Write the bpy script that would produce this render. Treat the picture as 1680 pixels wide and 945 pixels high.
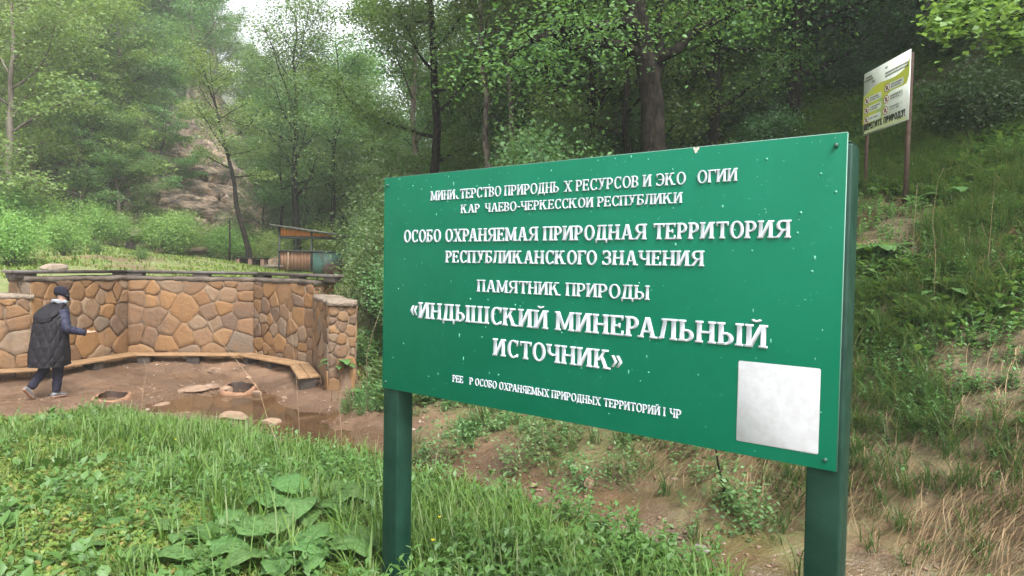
import bpy, bmesh, math, random
import numpy as np
from mathutils import Vector, Matrix
from mathutils.geometry import delaunay_2d_cdt

for _o in list(bpy.data.objects):
    bpy.data.objects.remove(_o)
SC = bpy.context.scene
COL = SC.collection
PI = math.pi

# ------------------------------------------------------------------ camera
FPX = 1110.0                       # focal length in pixels of the 1680 px wide photograph
PITCH, ROLL, EYE = 0.0318, 0.0176, 1.6
cam_data = bpy.data.cameras.new('camera')
cam_data.sensor_width = 36.0
cam_data.lens = 36.0 * FPX / 1680.0
cam_data.clip_start = 0.05
cam_data.clip_end = 1500
cam = bpy.data.objects.new('camera', cam_data)
COL.objects.link(cam)
cam.matrix_world = (Matrix.Translation((0, 0, EYE)) @ Matrix.Rotation(PI / 2 - PITCH, 4, 'X') @ Matrix.Rotation(ROLL, 4, 'Z'))
SC.camera = cam

# ------------------------------------------------------------------ sky, sun, exposure
SUN_EL, SUN_AZ = math.radians(55), math.radians(150)   # compass: 0 = +Y, clockwise
SUN_STRENGTH, SUN_ANGLE = 1.5, math.radians(16)
SKY_STRENGTH = 0.15
EXPOSURE = 1.85
HAZE_DENSITY = 0.0017
world = bpy.data.worlds.new('World')
SC.world = world
world.use_nodes = True
wn = world.node_tree
wn.nodes.clear()
w_out = wn.nodes.new('ShaderNodeOutputWorld')
w_bg = wn.nodes.new('ShaderNodeBackground')
w_sky = wn.nodes.new('ShaderNodeTexSky')
w_sky.sky_type = 'NISHITA'
w_sky.sun_disc = False
w_sky.sun_elevation = SUN_EL
w_sky.sun_rotation = SUN_AZ
w_sky.air_density = 1.0
w_sky.dust_density = 4.0
w_sky.ozone_density = 1.0
w_hsv = wn.nodes.new('ShaderNodeHueSaturation')        # overcast: the cloud layer takes the blue out
w_hsv.inputs['Saturation'].default_value = 0.16
wn.links.new(w_sky.outputs[0], w_hsv.inputs['Color'])
wn.links.new(w_hsv.outputs[0], w_bg.inputs['Color'])
w_bg.inputs['Strength'].default_value = SKY_STRENGTH
wn.links.new(w_bg.outputs[0], w_out.inputs['Surface'])
sun_data = bpy.data.lights.new('sun', 'SUN')
sun_data.energy = SUN_STRENGTH
sun_data.angle = SUN_ANGLE
sun_data.color = (1.0, 0.97, 0.93)
sun = bpy.data.objects.new('sun', sun_data)
COL.objects.link(sun)
_sd = Vector((math.sin(SUN_AZ) * math.cos(SUN_EL), math.cos(SUN_AZ) * math.cos(SUN_EL), math.sin(SUN_EL)))
sun.rotation_euler = _sd.to_track_quat('Z', 'Y').to_euler()
SC.view_settings.view_transform = 'Standard'
SC.view_settings.look = 'None'
SC.view_settings.exposure = EXPOSURE
SC.view_settings.gamma = 1.0
SC.view_settings.use_curve_mapping = False
SC.render.engine = 'CYCLES'
SC.cycles.max_bounces = 6
SC.cycles.diffuse_bounces = 4
SC.cycles.glossy_bounces = 2
SC.cycles.transmission_bounces = 4
SC.cycles.transparent_max_bounces = 4
SC.cycles.volume_bounces = 2
SC.cycles.use_denoising = True
SC.cycles.use_adaptive_sampling = True
SC.cycles.adaptive_threshold = 0.02

# ------------------------------------------------------------------ camera maths used to work out real positions
_Rm = np.array((Matrix.Rotation(PI / 2 - PITCH, 3, 'X') @ Matrix.Rotation(ROLL, 3, 'Z')))


def ray(px, py):
    v = _Rm @ np.array([(px - 840.0) / FPX, (472.5 - py) / FPX, -1.0])
    return v / v[1]


def at(px, py, d):
    return np.array([0, 0, EYE]) + ray(px, py) * d


def proj(P):
    P = np.atleast_2d(P).astype(float)
    q = (P - np.array([0, 0, EYE])) @ _Rm
    dep = np.maximum(-q[:, 2], 1e-3)
    return np.stack([840 + FPX * q[:, 0] / dep, 472.5 - FPX * q[:, 1] / dep], 1)


# ------------------------------------------------------------------ noise
def _hash(ix, iy, seed):
    h = (ix.astype(np.int64) * 374761393 + iy.astype(np.int64) * 668265263 + seed * 1442695041) & 0xFFFFFFFF
    h = ((h ^ (h >> 13)) * 1274126177) & 0xFFFFFFFF
    return ((h ^ (h >> 16)) & 0xFFFFFF) / float(0xFFFFFF)


def vnoise(x, y, seed=0):
    x = np.asarray(x, float)
    y = np.asarray(y, float)
    ix, iy = np.floor(x), np.floor(y)
    fx, fy = x - ix, y - iy
    fx = fx * fx * (3 - 2 * fx)
    fy = fy * fy * (3 - 2 * fy)
    a, b = _hash(ix, iy, seed), _hash(ix + 1, iy, seed)
    c, d = _hash(ix, iy + 1, seed), _hash(ix + 1, iy + 1, seed)
    return (a * (1 - fx) + b * fx) * (1 - fy) + (c * (1 - fx) + d * fx) * fy


def fbm(x, y, seed=0, octv=4):
    s, a, t = 0, 0.5, 0
    for k in range(octv):
        s = s + a * vnoise(np.asarray(x) * 2 ** k, np.asarray(y) * 2 ** k, seed + k)
        t += a
        a *= 0.5
    return s / t


def sstep(a, b, x):
    t = np.clip((np.asarray(x, float) - a) / (b - a), 0, 1)
    return t * t * (3 - 2 * t)


# ------------------------------------------------------------------ mesh helpers
def np_mesh(name, V, faces, mats=None, smooth=False, attrs=None, uv=None):
    """V (n,3); faces: list of (m,k) index arrays, one per polygon size; mats: material index per face array"""
    me = bpy.data.meshes.new(name)
    V = np.ascontiguousarray(V, dtype=np.float32)
    faces = [np.asarray(f, dtype=np.int32) for f in faces if len(f)]
    me.vertices.add(len(V))
    me.vertices.foreach_set('co', V.ravel())
    nl = sum(f.size for f in faces)
    npoly = sum(len(f) for f in faces)
    me.loops.add(nl)
    me.loops.foreach_set('vertex_index', np.concatenate([f.ravel() for f in faces]))
    me.polygons.add(npoly)
    st, o = [], 0
    for f in faces:
        st.append(o + np.arange(len(f)) * f.shape[1])
        o += f.size
    me.polygons.foreach_set('loop_start', np.concatenate(st).astype(np.int32))
    if mats is not None:
        me.polygons.foreach_set('material_index', np.concatenate([np.full(len(f), m, np.int32) if np.isscalar(m) else np.asarray(m, np.int32) for f, m in zip(faces, mats)]))
    me.update(calc_edges=True)
    if smooth:
        me.polygons.foreach_set('use_smooth', np.ones(npoly, bool))
    for k, a in (attrs or {}).items():
        at_ = me.attributes.new(k, 'FLOAT', 'POINT')
        at_.data.foreach_set('value', np.asarray(a, np.float32))
    me.validate()
    return me


class MB:
    """collects shapes, then links them as ONE mesh object"""
    def __init__(s):
        s.V, s.F, s.M, s.n = [], {}, {}, 0

    def add(s, V, F, m=0):
        V = np.asarray(V, float)
        s.V.append(V)
        groups = {}
        if isinstance(F, np.ndarray):
            groups[F.shape[1]] = F
        else:
            for f in F:
                groups.setdefault(len(f), []).append(f)
        for k, g in groups.items():
            g = np.asarray(g, int) + s.n
            s.F.setdefault(k, []).append(g)
            s.M.setdefault(k, []).append(np.full(len(g), m))
        s.n += len(V)
        return s

    def box(s, c, size, R=None, m=0, taper=None):
        hx, hy, hz = [v / 2 for v in size]
        V = np.array([[-hx, -hy, -hz], [hx, -hy, -hz], [hx, hy, -hz], [-hx, hy, -hz], [-hx, -hy, hz], [hx, -hy, hz], [hx, hy, hz], [-hx, hy, hz]])
        if taper:
            V[4:, 0] *= taper
            V[4:, 1] *= taper
        if R is not None:
            V = V @ np.asarray(R).T
        V = V + np.asarray(c)
        return s.add(V, np.array([[0, 3, 2, 1], [4, 5, 6, 7], [0, 1, 5, 4], [1, 2, 6, 5], [2, 3, 7, 6], [3, 0, 4, 7]]), m)

    def tube(s, pts, rad, n=8, m=0, cap=True):
        V, F = tube_np(pts, rad, n, cap)
        return s.add(V, F, m)

    def build(s, name, mats, parent=None, smooth=False, bevel=0, wn=False):
        V = np.concatenate(s.V)
        fl, ml = [], []
        for k in s.F:
            fl.append(np.concatenate(s.F[k]))
            ml.append(np.concatenate(s.M[k]))
        me = np_mesh(name, V, fl, ml, smooth)
        return link(name, me, mats, parent, bevel)


def link(name, me, mats, parent=None, bevel=0):
    for m in (mats if isinstance(mats, (list, tuple)) else [mats]):
        me.materials.append(m)
    o = bpy.data.objects.new(name, me)
    COL.objects.link(o)
    if parent is not None:
        o.parent = parent
    if bevel:
        b = o.modifiers.new('bevel', 'BEVEL')
        b.width = bevel
        b.segments = 2
        b.limit_method = 'ANGLE'
        b.angle_limit = math.radians(40)
    return o


def tag(o, label=None, cat=None, group=None, kind=None):
    if label: o['label'] = label
    if cat: o['category'] = cat
    if group: o['group'] = group
    if kind: o['kind'] = kind
    return o


def thing(name, loc, label, cat, group=None, rz=0.0):
    o = bpy.data.objects.new(name, None)
    o.empty_display_size = 0.2
    COL.objects.link(o)
    o.location = [float(v) for v in loc]
    o.rotation_euler = (0, 0, rz)
    return tag(o, label, cat, group)


def dup(root, loc, rz=0.0, sc=1.0, label=None, group=None, tilt=(0, 0)):
    r = root.copy()
    COL.objects.link(r)
    r.location = [float(v) for v in loc]
    r.rotation_euler = (tilt[0], tilt[1], rz)
    r.scale = (sc, sc, sc) if np.isscalar(sc) else sc
    if label: r['label'] = label
    if group: r['group'] = group
    for ch in root.children:
        c = ch.copy()
        COL.objects.link(c)
        c.parent = r
        for g in ch.children:
            d = g.copy()
            COL.objects.link(d)
            d.parent = c
    return r


def unit(v):
    v = np.asarray(v, float)
    return v / np.maximum(np.linalg.norm(v, axis=-1, keepdims=True), 1e-9)


def tube_np(pts, rad, n=8, cap=True):
    pts = np.asarray(pts, float)
    rad = np.broadcast_to(np.asarray(rad, float), (len(pts),))
    T = np.gradient(pts, axis=0)
    T = unit(T)
    ref = np.array([0, 0, 1.0]) if abs(T[0][2]) < 0.9 else np.array([1.0, 0, 0])
    V = []
    a = np.linspace(0, 2 * PI, n, endpoint=False)
    for p, r, t in zip(pts, rad, T):
        u = unit(np.cross(t, ref))
        w = np.cross(t, u)
        ref2 = np.cross(u, t)
        ref = ref2 if np.linalg.norm(ref2) > 0.1 else ref
        V.append(p + r * (np.cos(a)[:, None] * u + np.sin(a)[:, None] * w))
    V = np.concatenate(V)
    F = []
    k = len(pts)
    i = np.arange(n)
    j = (i + 1) % n
    for q in range(k - 1):
        F.append(np.stack([q * n + i, q * n + j, (q + 1) * n + j, (q + 1) * n + i], 1))
    F = [tuple(f) for f in np.concatenate(F)]
    if cap:
        F.append(tuple(range(n))[::-1])
        F.append(tuple((k - 1) * n + x for x in range(n)))
    return V, F


def loft(rings, close_ends=True):
    """rings: list of (n,3)"""
    n = len(rings[0])
    V = np.concatenate(rings)
    i = np.arange(n)
    j = (i + 1) % n
    F = []
    for q in range(len(rings) - 1):
        F += [tuple(f) for f in np.stack([q * n + i, q * n + j, (q + 1) * n + j, (q + 1) * n + i], 1)]
    if close_ends:
        F.append(tuple(range(n))[::-1])
        F.append(tuple((len(rings) - 1) * n + x for x in range(n)))
    return V, F


# ------------------------------------------------------------------ materials
def _new(name):
    m = bpy.data.materials.new(name)
    m.use_nodes = True
    nt = m.node_tree
    nt.nodes.clear()
    out = nt.nodes.new('ShaderNodeOutputMaterial')
    b = nt.nodes.new('ShaderNodeBsdfPrincipled')
    nt.links.new(b.outputs[0], out.inputs[0])
    return m, nt, b, out


def N(nt, t, **kw):
    n = nt.nodes.new('ShaderNode' + t)
    for k, v in kw.items():
        if k in n.inputs.keys():
            n.inputs[k].default_value = v
        else:
            setattr(n, k, v)
    return n


def c4(c):
    return (c[0], c[1], c[2], 1)


def mixc(nt, fac, a, b, mode='MIX'):
    n = nt.nodes.new('ShaderNodeMix')
    n.data_type = 'RGBA'
    n.blend_type = mode
    for s, v in ((n.inputs[0], fac), (n.inputs[6], a), (n.inputs[7], b)):
        if isinstance(v, bpy.types.NodeSocket):
            nt.links.new(v, s)
        elif isinstance(v, (int, float)):
            s.default_value = v
        else:
            s.default_value = c4(v)
    return n.outputs[2]


def mathn(nt, op, a, b=0.0, clamp=False):
    n = nt.nodes.new('ShaderNodeMath')
    n.operation = op
    n.use_clamp = clamp
    for s, v in ((n.inputs[0], a), (n.inputs[1], b)):
        if isinstance(v, bpy.types.NodeSocket):
            nt.links.new(v, s)
        else:
            s.default_value = v
    return n.outputs[0]


def noise(nt, scale, detail=4, rough=0.6, vec=None, dist=0.0):
    n = N(nt, 'TexNoise')
    n.inputs['Scale'].default_value = scale
    n.inputs['Detail'].default_value = detail
    n.inputs['Roughness'].default_value = rough
    n.inputs['Distortion'].default_value = dist
    if vec is not None:
        nt.links.new(vec, n.inputs['Vector'])
    return n.outputs[0]


def ramp(nt, fac, stops):
    r = nt.nodes.new('ShaderNodeValToRGB')
    el = r.color_ramp.elements
    while len(el) < len(stops):
        el.new(0.5)
    for e, (p, c) in zip(el, stops):
        e.position = p
        e.color = c4(c) if len(c) == 3 else c
    nt.links.new(fac, r.inputs[0])
    return r.outputs[0]


def smooth01(nt, v, a, b):
    n = nt.nodes.new('ShaderNodeMapRange')
    n.interpolation_type = 'SMOOTHSTEP'
    nt.links.new(v, n.inputs[0])
    n.inputs[1].default_value = a
    n.inputs[2].default_value = b
    return n.outputs[0]


def objco(nt, scale=(1, 1, 1)):
    t = nt.nodes.new('ShaderNodeTexCoord')
    mp = nt.nodes.new('ShaderNodeMapping')
    mp.inputs['Scale'].default_value = scale
    nt.links.new(t.outputs['Object'], mp.inputs[0])
    return mp.outputs[0]


def bump(nt, b, h, strength, dist=0.02):
    n = N(nt, 'Bump')
    n.inputs['Strength'].default_value = strength
    n.inputs['Distance'].default_value = dist
    nt.links.new(h, n.inputs['Height'])
    nt.links.new(n.outputs[0], b.inputs['Normal'])


def mat(name, col, col2=None, scale=8, rough=0.6, spec=0.4, bmp=0.0, bscale=40, stretch=(1, 1, 1), lo=0.35, hi=0.65, metal=0.0, bdist=0.01):
    m, nt, b, out = _new(name)
    co = objco(nt, stretch)
    if col2 is not None:
        f = smooth01(nt, noise(nt, scale, 5, 0.65, co), lo, hi)
        nt.links.new(mixc(nt, f, col, col2), b.inputs['Base Color'])
    else:
        b.inputs['Base Color'].default_value = c4(col)
    b.inputs['Roughness'].default_value = rough
    b.inputs['Specular IOR Level'].default_value = spec
    b.inputs['Metallic'].default_value = metal
    if bmp:
        bump(nt, b, noise(nt, bscale, 4, 0.6, co), bmp, bdist)
    return m


def leaf_mat(name, c1, c2, trans=0.35, tcol=None, rough=0.45, spec=0.35, objvar=0.35, c3=None, c3amt=0.0):
    """two leaf tones mixed leaf by leaf, a shift from plant to plant, light let through the blade"""
    m, nt, b, out = _new(name)
    geo = N(nt, 'NewGeometry')
    oi = N(nt, 'ObjectInfo')
    col = mixc(nt, geo.outputs['Random Per Island'], c1, c2)
    if c3 is not None:
        gt = mathn(nt, 'GREATER_THAN', mathn(nt, 'FRACT', mathn(nt, 'MULTIPLY', geo.outputs['Random Per Island'], 17.31)), 1 - c3amt)
        col = mixc(nt, gt, col, c3)
    if objvar:
        hs = N(nt, 'HueSaturation')
        nt.links.new(col, hs.inputs['Color'])
        nt.links.new(mathn(nt, 'ADD', mathn(nt, 'MULTIPLY', oi.outputs['Random'], 0.05 * objvar / 0.35), 0.5 - 0.025 * objvar / 0.35), hs.inputs['Hue'])
        nt.links.new(mathn(nt, 'ADD', mathn(nt, 'MULTIPLY', oi.outputs['Random'], objvar), 1 - objvar / 2), hs.inputs['Value'])
        col = hs.outputs[0]
    nt.links.new(col, b.inputs['Base Color'])
    b.inputs['Roughness'].default_value = rough
    b.inputs['Specular IOR Level'].default_value = spec
    tr = N(nt, 'BsdfTranslucent')
    nt.links.new(mixc(nt, 1.0, col, tcol or (1.25, 1.2, 0.7), 'MULTIPLY'), tr.inputs['Color'])
    mx = N(nt, 'MixShader')
    mx.inputs[0].default_value = trans
    nt.links.new(b.outputs[0], mx.inputs[1])
    nt.links.new(tr.outputs[0], mx.inputs[2])
    nt.links.new(mx.outputs[0], out.inputs[0])
    return m


M = {}
M['leaf_mid'] = leaf_mat('leaf_mid_green', (0.105, 0.205, 0.058), (0.15, 0.26, 0.082), c3=(0.065, 0.135, 0.045), c3amt=0.2, trans=0.45)
M['leaf_bright'] = leaf_mat('leaf_bright_green', (0.175, 0.3, 0.075), (0.235, 0.35, 0.105), c3=(0.115, 0.22, 0.06), c3amt=0.2, trans=0.45)
M['leaf_dark'] = leaf_mat('leaf_dark_green', (0.055, 0.12, 0.042), (0.08, 0.15, 0.055), c3=(0.035, 0.08, 0.032), c3amt=0.25, trans=0.4)
M['leaf_olive'] = leaf_mat('leaf_olive_green', (0.155, 0.245, 0.065), (0.2, 0.28, 0.09), c3=(0.105, 0.17, 0.05), c3amt=0.25, trans=0.45)
M['leaf_bush'] = leaf_mat('leaf_bush_green', (0.105, 0.195, 0.065), (0.155, 0.25, 0.1), c3=(0.065, 0.135, 0.045), c3amt=0.2, trans=0.4)
M['blade'] = leaf_mat('grass_blade', (0.07, 0.15, 0.026), (0.12, 0.205, 0.04), trans=0.3, objvar=0, c3=(0.15, 0.2, 0.075), c3amt=0.15)
M['blade_dark'] = leaf_mat('slope_grass_blade', (0.06, 0.125, 0.036), (0.11, 0.185, 0.065), trans=0.3, objvar=0, c3=(0.2, 0.2, 0.09), c3amt=0.12)
M['cover'] = leaf_mat('ground_cover_leaf', (0.09, 0.165, 0.03), (0.165, 0.225, 0.042), trans=0.25, objvar=0, c3=(0.2, 0.165, 0.05), c3amt=0.12)
M['weed'] = leaf_mat('weed_leaf', (0.065, 0.145, 0.032), (0.1, 0.195, 0.052), trans=0.3, objvar=0, c3=(0.13, 0.22, 0.09), c3amt=0.15)
M['burdock'] = leaf_mat('burdock_leaf', (0.07, 0.155, 0.036), (0.1, 0.2, 0.06), trans=0.25, rough=0.5, objvar=0.2)
_nt = M['burdock'].node_tree
_pb = next(n for n in _nt.nodes if n.type == 'BSDF_PRINCIPLED')
_cl = _pb.inputs['Base Color'].links[0].from_socket
_co = objco(_nt)
_n1 = noise(_nt, 38, 4, 0.65, _co)
_nt.links.new(mixc(_nt, mathn(_nt, 'MULTIPLY', smooth01(_nt, _n1, 0.42, 0.7), 0.55), _cl, (0.045, 0.11, 0.028)), _pb.inputs['Base Color'])
bump(_nt, _pb, mathn(_nt, 'ADD', _n1, mathn(_nt, 'MULTIPLY', noise(_nt, 14, 3, 0.5, _co), 1.5)), 0.9, 0.02)
M['straw'] = leaf_mat('dry_straw', (0.24, 0.16, 0.085), (0.42, 0.31, 0.18), trans=0.1, objvar=0, c3=(0.13, 0.085, 0.05), c3amt=0.35, tcol=(1, 1, 1))
M['dry_stalk'] = mat('dry_stalk', (0.33, 0.24, 0.15), (0.22, 0.15, 0.09), 20, 0.8)
M['flower'] = mat('flower_yellow', (0.85, 0.6, 0.02), rough=0.5)
M['bark_grey'] = mat('bark_grey', (0.085, 0.07, 0.055), (0.17, 0.145, 0.115), 9, 0.9, 0.2, 0.8, 18, (1, 1, 0.25), bdist=0.03)
M['bark_dark'] = mat('bark_dark', (0.010, 0.0088, 0.0075), (0.03, 0.026, 0.021), 11, 0.95, 0.03, 1.0, 14, (1, 1, 0.35), bdist=0.09)
M['bark_pale'] = mat('bark_pale_mottled', (0.13, 0.11, 0.09), (0.035, 0.03, 0.025), 10, 0.95, 0.05, 0.6, 20, (1, 1, 0.6), bdist=0.02)

# ------------------------------------------------------------------ the lie of the land
FLOOR = -0.6
P0, P1, P2, P3, PE = np.array([-8.26, 11.6]), np.array([-7.78, 13.7]), np.array([-5.335, 14.0]), np.array([-3.72, 12.7]), np.array([-2.95, 10.9])
PW = np.array([-12.0, 9.2])
WALL_LINE = [PW, P0, P1, P2, P3, PE]
BASIN = np.array([PW, P0, P1, P2, P3, PE, (-2.2, 9.0), (-4.0, 6.0), (-12.2, 7.2)])
XF_Y = np.array([-20, 0, 2, 5, 8, 9.5, 11, 13, 16, 20, 30, 45, 90, 160.0])
XF_X = np.array([27, 6.7, 4.7, 1.7, -1.3, -2.2, -2.6, -3.0, -3.6, -4.0, -5.0, -8, -18, -40.0])
FOOT = np.array([(-90, 12), (-60, 18), (-30, 24.5), (-17.5, 30), (-12.8, 40), (-15.0, 60), (-24.5, 110), (-40, 170)], float)


def seg_dist(x, y, poly):
    best = np.full(np.shape(x), 1e9)
    for a, b in zip(poly[:-1], poly[1:]):
        a, b = np.asarray(a, float), np.asarray(b, float)
        d = b - a
        t = np.clip(((x - a[0]) * d[0] + (y - a[1]) * d[1]) / (d @ d), 0, 1)
        best = np.minimum(best, np.hypot(x - a[0] - t * d[0], y - a[1] - t * d[1]))
    return best


def inpoly(x, y, poly):
    r = np.zeros(np.shape(x), bool)
    n = len(poly)
    for i in range(n):
        (x1, y1), (x2, y2) = poly[i], poly[(i + 1) % n]
        c = ((y1 > y) != (y2 > y)) & (x < (x2 - x1) * (y - y1) / (y2 - y1 + 1e-12) + x1)
        r ^= c
    return r


FOOT_POLY = np.concatenate([FOOT, [(-200, 170), (-200, 12)]])


def xfoot(y):
    return np.interp(y, XF_Y, XF_X)


def foot_sd(x, y):
    d = seg_dist(x, y, FOOT)
    return np.where(inpoly(x, y, FOOT_POLY), d, -d)


def qslope(x, y):
    return (x - xfoot(y)) * 0.8


def slope_rise(q):
    q = np.maximum(q, 0)
    a = 0.26 * np.minimum(q, 1.3)
    b = 0.58 * np.clip(q - 1.3, 0, 9)
    c = 0.72 * np.clip(q - 10.3, 0, 60)
    return a + b + c


def meadow(x, y):
    t = np.clip(-x / np.maximum(y, 1.0), 0, 1.2)
    return 1.1 + np.clip(y - 13.5, 0, 30) * (0.005 + 0.3 * np.clip(t - 0.33, 0, 0.3)) + 0.10 * (fbm(x * 0.5, y * 0.5, 3) - 0.5) + 0.5 * (fbm(x * 0.22 + 4, y * 0.22, 8) - 0.5) * sstep(0.4, 0.55, t) * sstep(15, 22, y)


def H(x, y):
    x = np.asarray(x, float)
    y = np.asarray(y, float)
    s = (x + y - 6.3) * 0.707
    s = s + 0.35 * (fbm(x * 0.9, y * 0.9, 11) - 0.5)
    bank = -0.088 * np.clip(y - 4, 0, 6.5) + 0.10 * (fbm(x * 0.8, y * 0.8, 5) - 0.5)
    rough = 0.05 * (fbm(x * 2.3, y * 2.3, 21, 4) - 0.5) + 0.03 * (fbm(x * 7, y * 7, 22, 3) - 0.5)
    gully = FLOOR + 0.015 - 0.05 * np.clip(9.3 - y, 0, 9) + rough - 0.11 * np.exp(-((s - 0.05 - 0.25 * np.sin(y * 1.3)) / 0.28) ** 2)
    k = sstep(-1.25, -0.35, s)
    near = bank * (1 - k) + gully * k
    # basin floor, gently dished toward the spring
    bas = FLOOR + 0.02 + 0.05 * (fbm(x * 1.1, y * 1.1, 23, 3) - 0.5) - 0.13 * np.exp(-(((x + 4.0) / 1.25) ** 2 + ((y - 9.9) / 1.8) ** 2)) + rough * 1.3
    bas = bas + 0.17 * np.exp(-(seg_dist(x, y, WALL_LINE) / 0.75) ** 2)
    kb = sstep(9.0, 10.2, y + np.clip(-x - 5.3, 0, 4) * 0.45) * (x < -1)
    near = near * (1 - kb) + bas * kb
    # behind and beside the wall
    d = seg_dist(x, y, WALL_LINE)
    inside = inpoly(x, y, BASIN)
    back = ((y > 9.5) & (x < -2.6) & ~inside & (y > np.interp(x, [-60, -12.0, -8.26], [8.0, 9.2, 11.0])))
    mead = meadow(x, y)
    wing = x < -8.3
    lip = np.where(wing, 0.86 + 0.2 * np.clip(d - 0.3, 0, 40.0), mead)
    lip = np.minimum(lip, mead)
    zb = np.where(back, FLOOR + (lip - FLOOR) * sstep(0.12, 0.38, d), near)
    # beside the pier the land climbs gently instead of stepping up
    xd = -3.72 + 0.428 * (12.7 - y)
    zr = FLOOR + 0.12 + (mead - FLOOR - 0.12) * sstep(10.6, 16.0, y)
    kr = sstep(0.12, 0.5, x - xd) * (y > 9.5)
    zb = zb * (1 - kr) + np.where(y > 9.5, np.where(y < 10.9, near * (1 - sstep(9.5, 10.9, y)) + zr * sstep(9.5, 10.9, y), zr), near) * kr
    # far meadow goes flat into the valley
    q = qslope(x, y)
    z = zb + slope_rise(q) + np.where(q > 0, rough * 1.6 + 0.35 * (fbm(x * 0.45, y * 0.45, 31, 4) - 0.5) * sstep(0.2, 2.5, q), 0)
    # lumpy earth under the board
    z = z + 0.16 * (fbm(x * 1.7, y * 1.7, 41, 4) - 0.5) * sstep(-0.4, 0.4, s) * (1 - sstep(1.8, 3, q)) * (x > -2.3) * (y < 11)
    sd = foot_sd(x, y)
    sl = np.maximum(sd, 0)
    hill = 0.35 * np.minimum(sl, 3) + 1.35 * np.clip(sl - 2.0, 0, 200) + 2.2 * (fbm(x * 0.13, y * 0.13, 51, 4) - 0.5) * sstep(1, 8, sl)
    return z + np.minimum(hill, 70)


def hit(px, py, dmin=1.5, dmax=140):
    """where the sight line of a photo pixel meets the land"""
    r = ray(px, py)
    d = np.concatenate([np.arange(dmin, 20, 0.02), np.arange(20, dmax, 0.1)])
    P = np.array([0, 0, EYE]) + d[:, None] * r
    under = P[:, 2] < H(P[:, 0], P[:, 1])
    i = np.argmax(under)
    return P[i] if under.any() else P[-1]


def ground_at(px, d):
    """point on the land straight below/above the sight line at depth d"""
    x = (px - 840.0) / FPX * d
    return np.array([x, d, float(H(x, d))])


# ------------------------------------------------------------------ ground sheet
def _axis(lo, d0, d1, hi, step, grow):
    mid = np.arange(d0, d1 + 1e-6, step)
    up, v, s = [], d1, step
    while v < hi:
        s *= grow
        v += s
        up.append(v)
    dn, v, s = [], d0, step
    while v > lo:
        s *= grow
        v -= s
        dn.append(v)
    return np.concatenate([dn[::-1], mid, up])


gx = _axis(-150, -11, 7.5, 150, 0.085, 1.045)
gy = _axis(-60, 2.0, 17, 170, 0.085, 1.035)
GX, GY = np.meshgrid(gx, gy)
GZ = H(GX, GY)
nx, ny = len(gx), len(gy)
idx = np.arange(nx * ny).reshape(ny, nx)
gf = np.stack([idx[:-1, :-1].ravel(), idx[:-1, 1:].ravel(), idx[1:, 1:].ravel(), idx[1:, :-1].ravel()], 1)
gV = np.stack([GX.ravel(), GY.ravel(), GZ.ravel()], 1)


def bank_mask(x, y):
    s = (x + y - 6.3) * 0.707 + 0.5 * (fbm(x * 0.9, y * 0.9, 61) - 0.5)
    edge = 8.95 - np.clip(-x - 5.4, 0, 9) * 0.85 - np.clip(x + 5.1, 0, 9) * 0.85 + 0.5 * (fbm(x * 1.3, y * 1.3, 62) - 0.5)
    return sstep(-0.75, -1.1, s) * sstep(0.15, -0.25, y - edge) * sstep(1.15, 0.45, x + 0.3 * (fbm(x * 1.3, y * 1.3, 63) - 0.5))


def slope_veg(x, y):
    q = qslope(x, y)
    n = fbm(x * 0.9, y * 0.9, 71, 4)
    a = sstep(0.25, 1.3, q + (n - 0.5) * 2.2)
    return a * (y > 1.0)


def straw_mask(x, y):
    q = qslope(x, y)
    n = fbm(x * 0.8 + 9, y * 0.8, 81, 3)
    near = sstep(1.1, 1.9, q) * (1 - sstep(4.8, 7.4, q)) * sstep(0.9, 2.2, x) * (y < 12)
    return near * sstep(0.40, 0.54, n)


sdG = foot_sd(GX, GY)
backG = (GY > 10) & ~inpoly(GX, GY, BASIN) & (seg_dist(GX, GY, WALL_LINE) > 0.2)
mead_m = backG * (1 - (GX > -3.6) * (GY < 13.2)) * sstep(0.6, -0.3, qslope(GX, GY)) * (1 - sstep(-2.0, 2.0, sdG)) * (GY < 60)
bare = sstep(0.56, 0.66, fbm(GX * 0.35, GY * 0.35, 91, 4)) * sstep(-0.40, -0.52, GX / np.maximum(GY, 1)) * (GY > 17)
veg = np.clip(bank_mask(GX, GY) + 0.75 * slope_veg(GX, GY), 0, 1)
attrs = dict(veg=veg.ravel(), mead=(mead_m * (1 - 0.8 * bare)).ravel(), straw=straw_mask(GX, GY).ravel(),
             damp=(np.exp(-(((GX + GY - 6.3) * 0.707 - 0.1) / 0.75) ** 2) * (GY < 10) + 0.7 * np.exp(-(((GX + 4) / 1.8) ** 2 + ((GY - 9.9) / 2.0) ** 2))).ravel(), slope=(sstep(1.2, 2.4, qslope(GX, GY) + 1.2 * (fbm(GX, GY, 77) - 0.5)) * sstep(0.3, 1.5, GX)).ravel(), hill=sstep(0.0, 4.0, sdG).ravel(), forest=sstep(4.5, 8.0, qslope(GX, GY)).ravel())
m, nt, b, out = _new('earth')


def att(nt, n):
    a = N(nt, 'Attribute')
    a.attribute_name = n
    return a.outputs['Fac']


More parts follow.
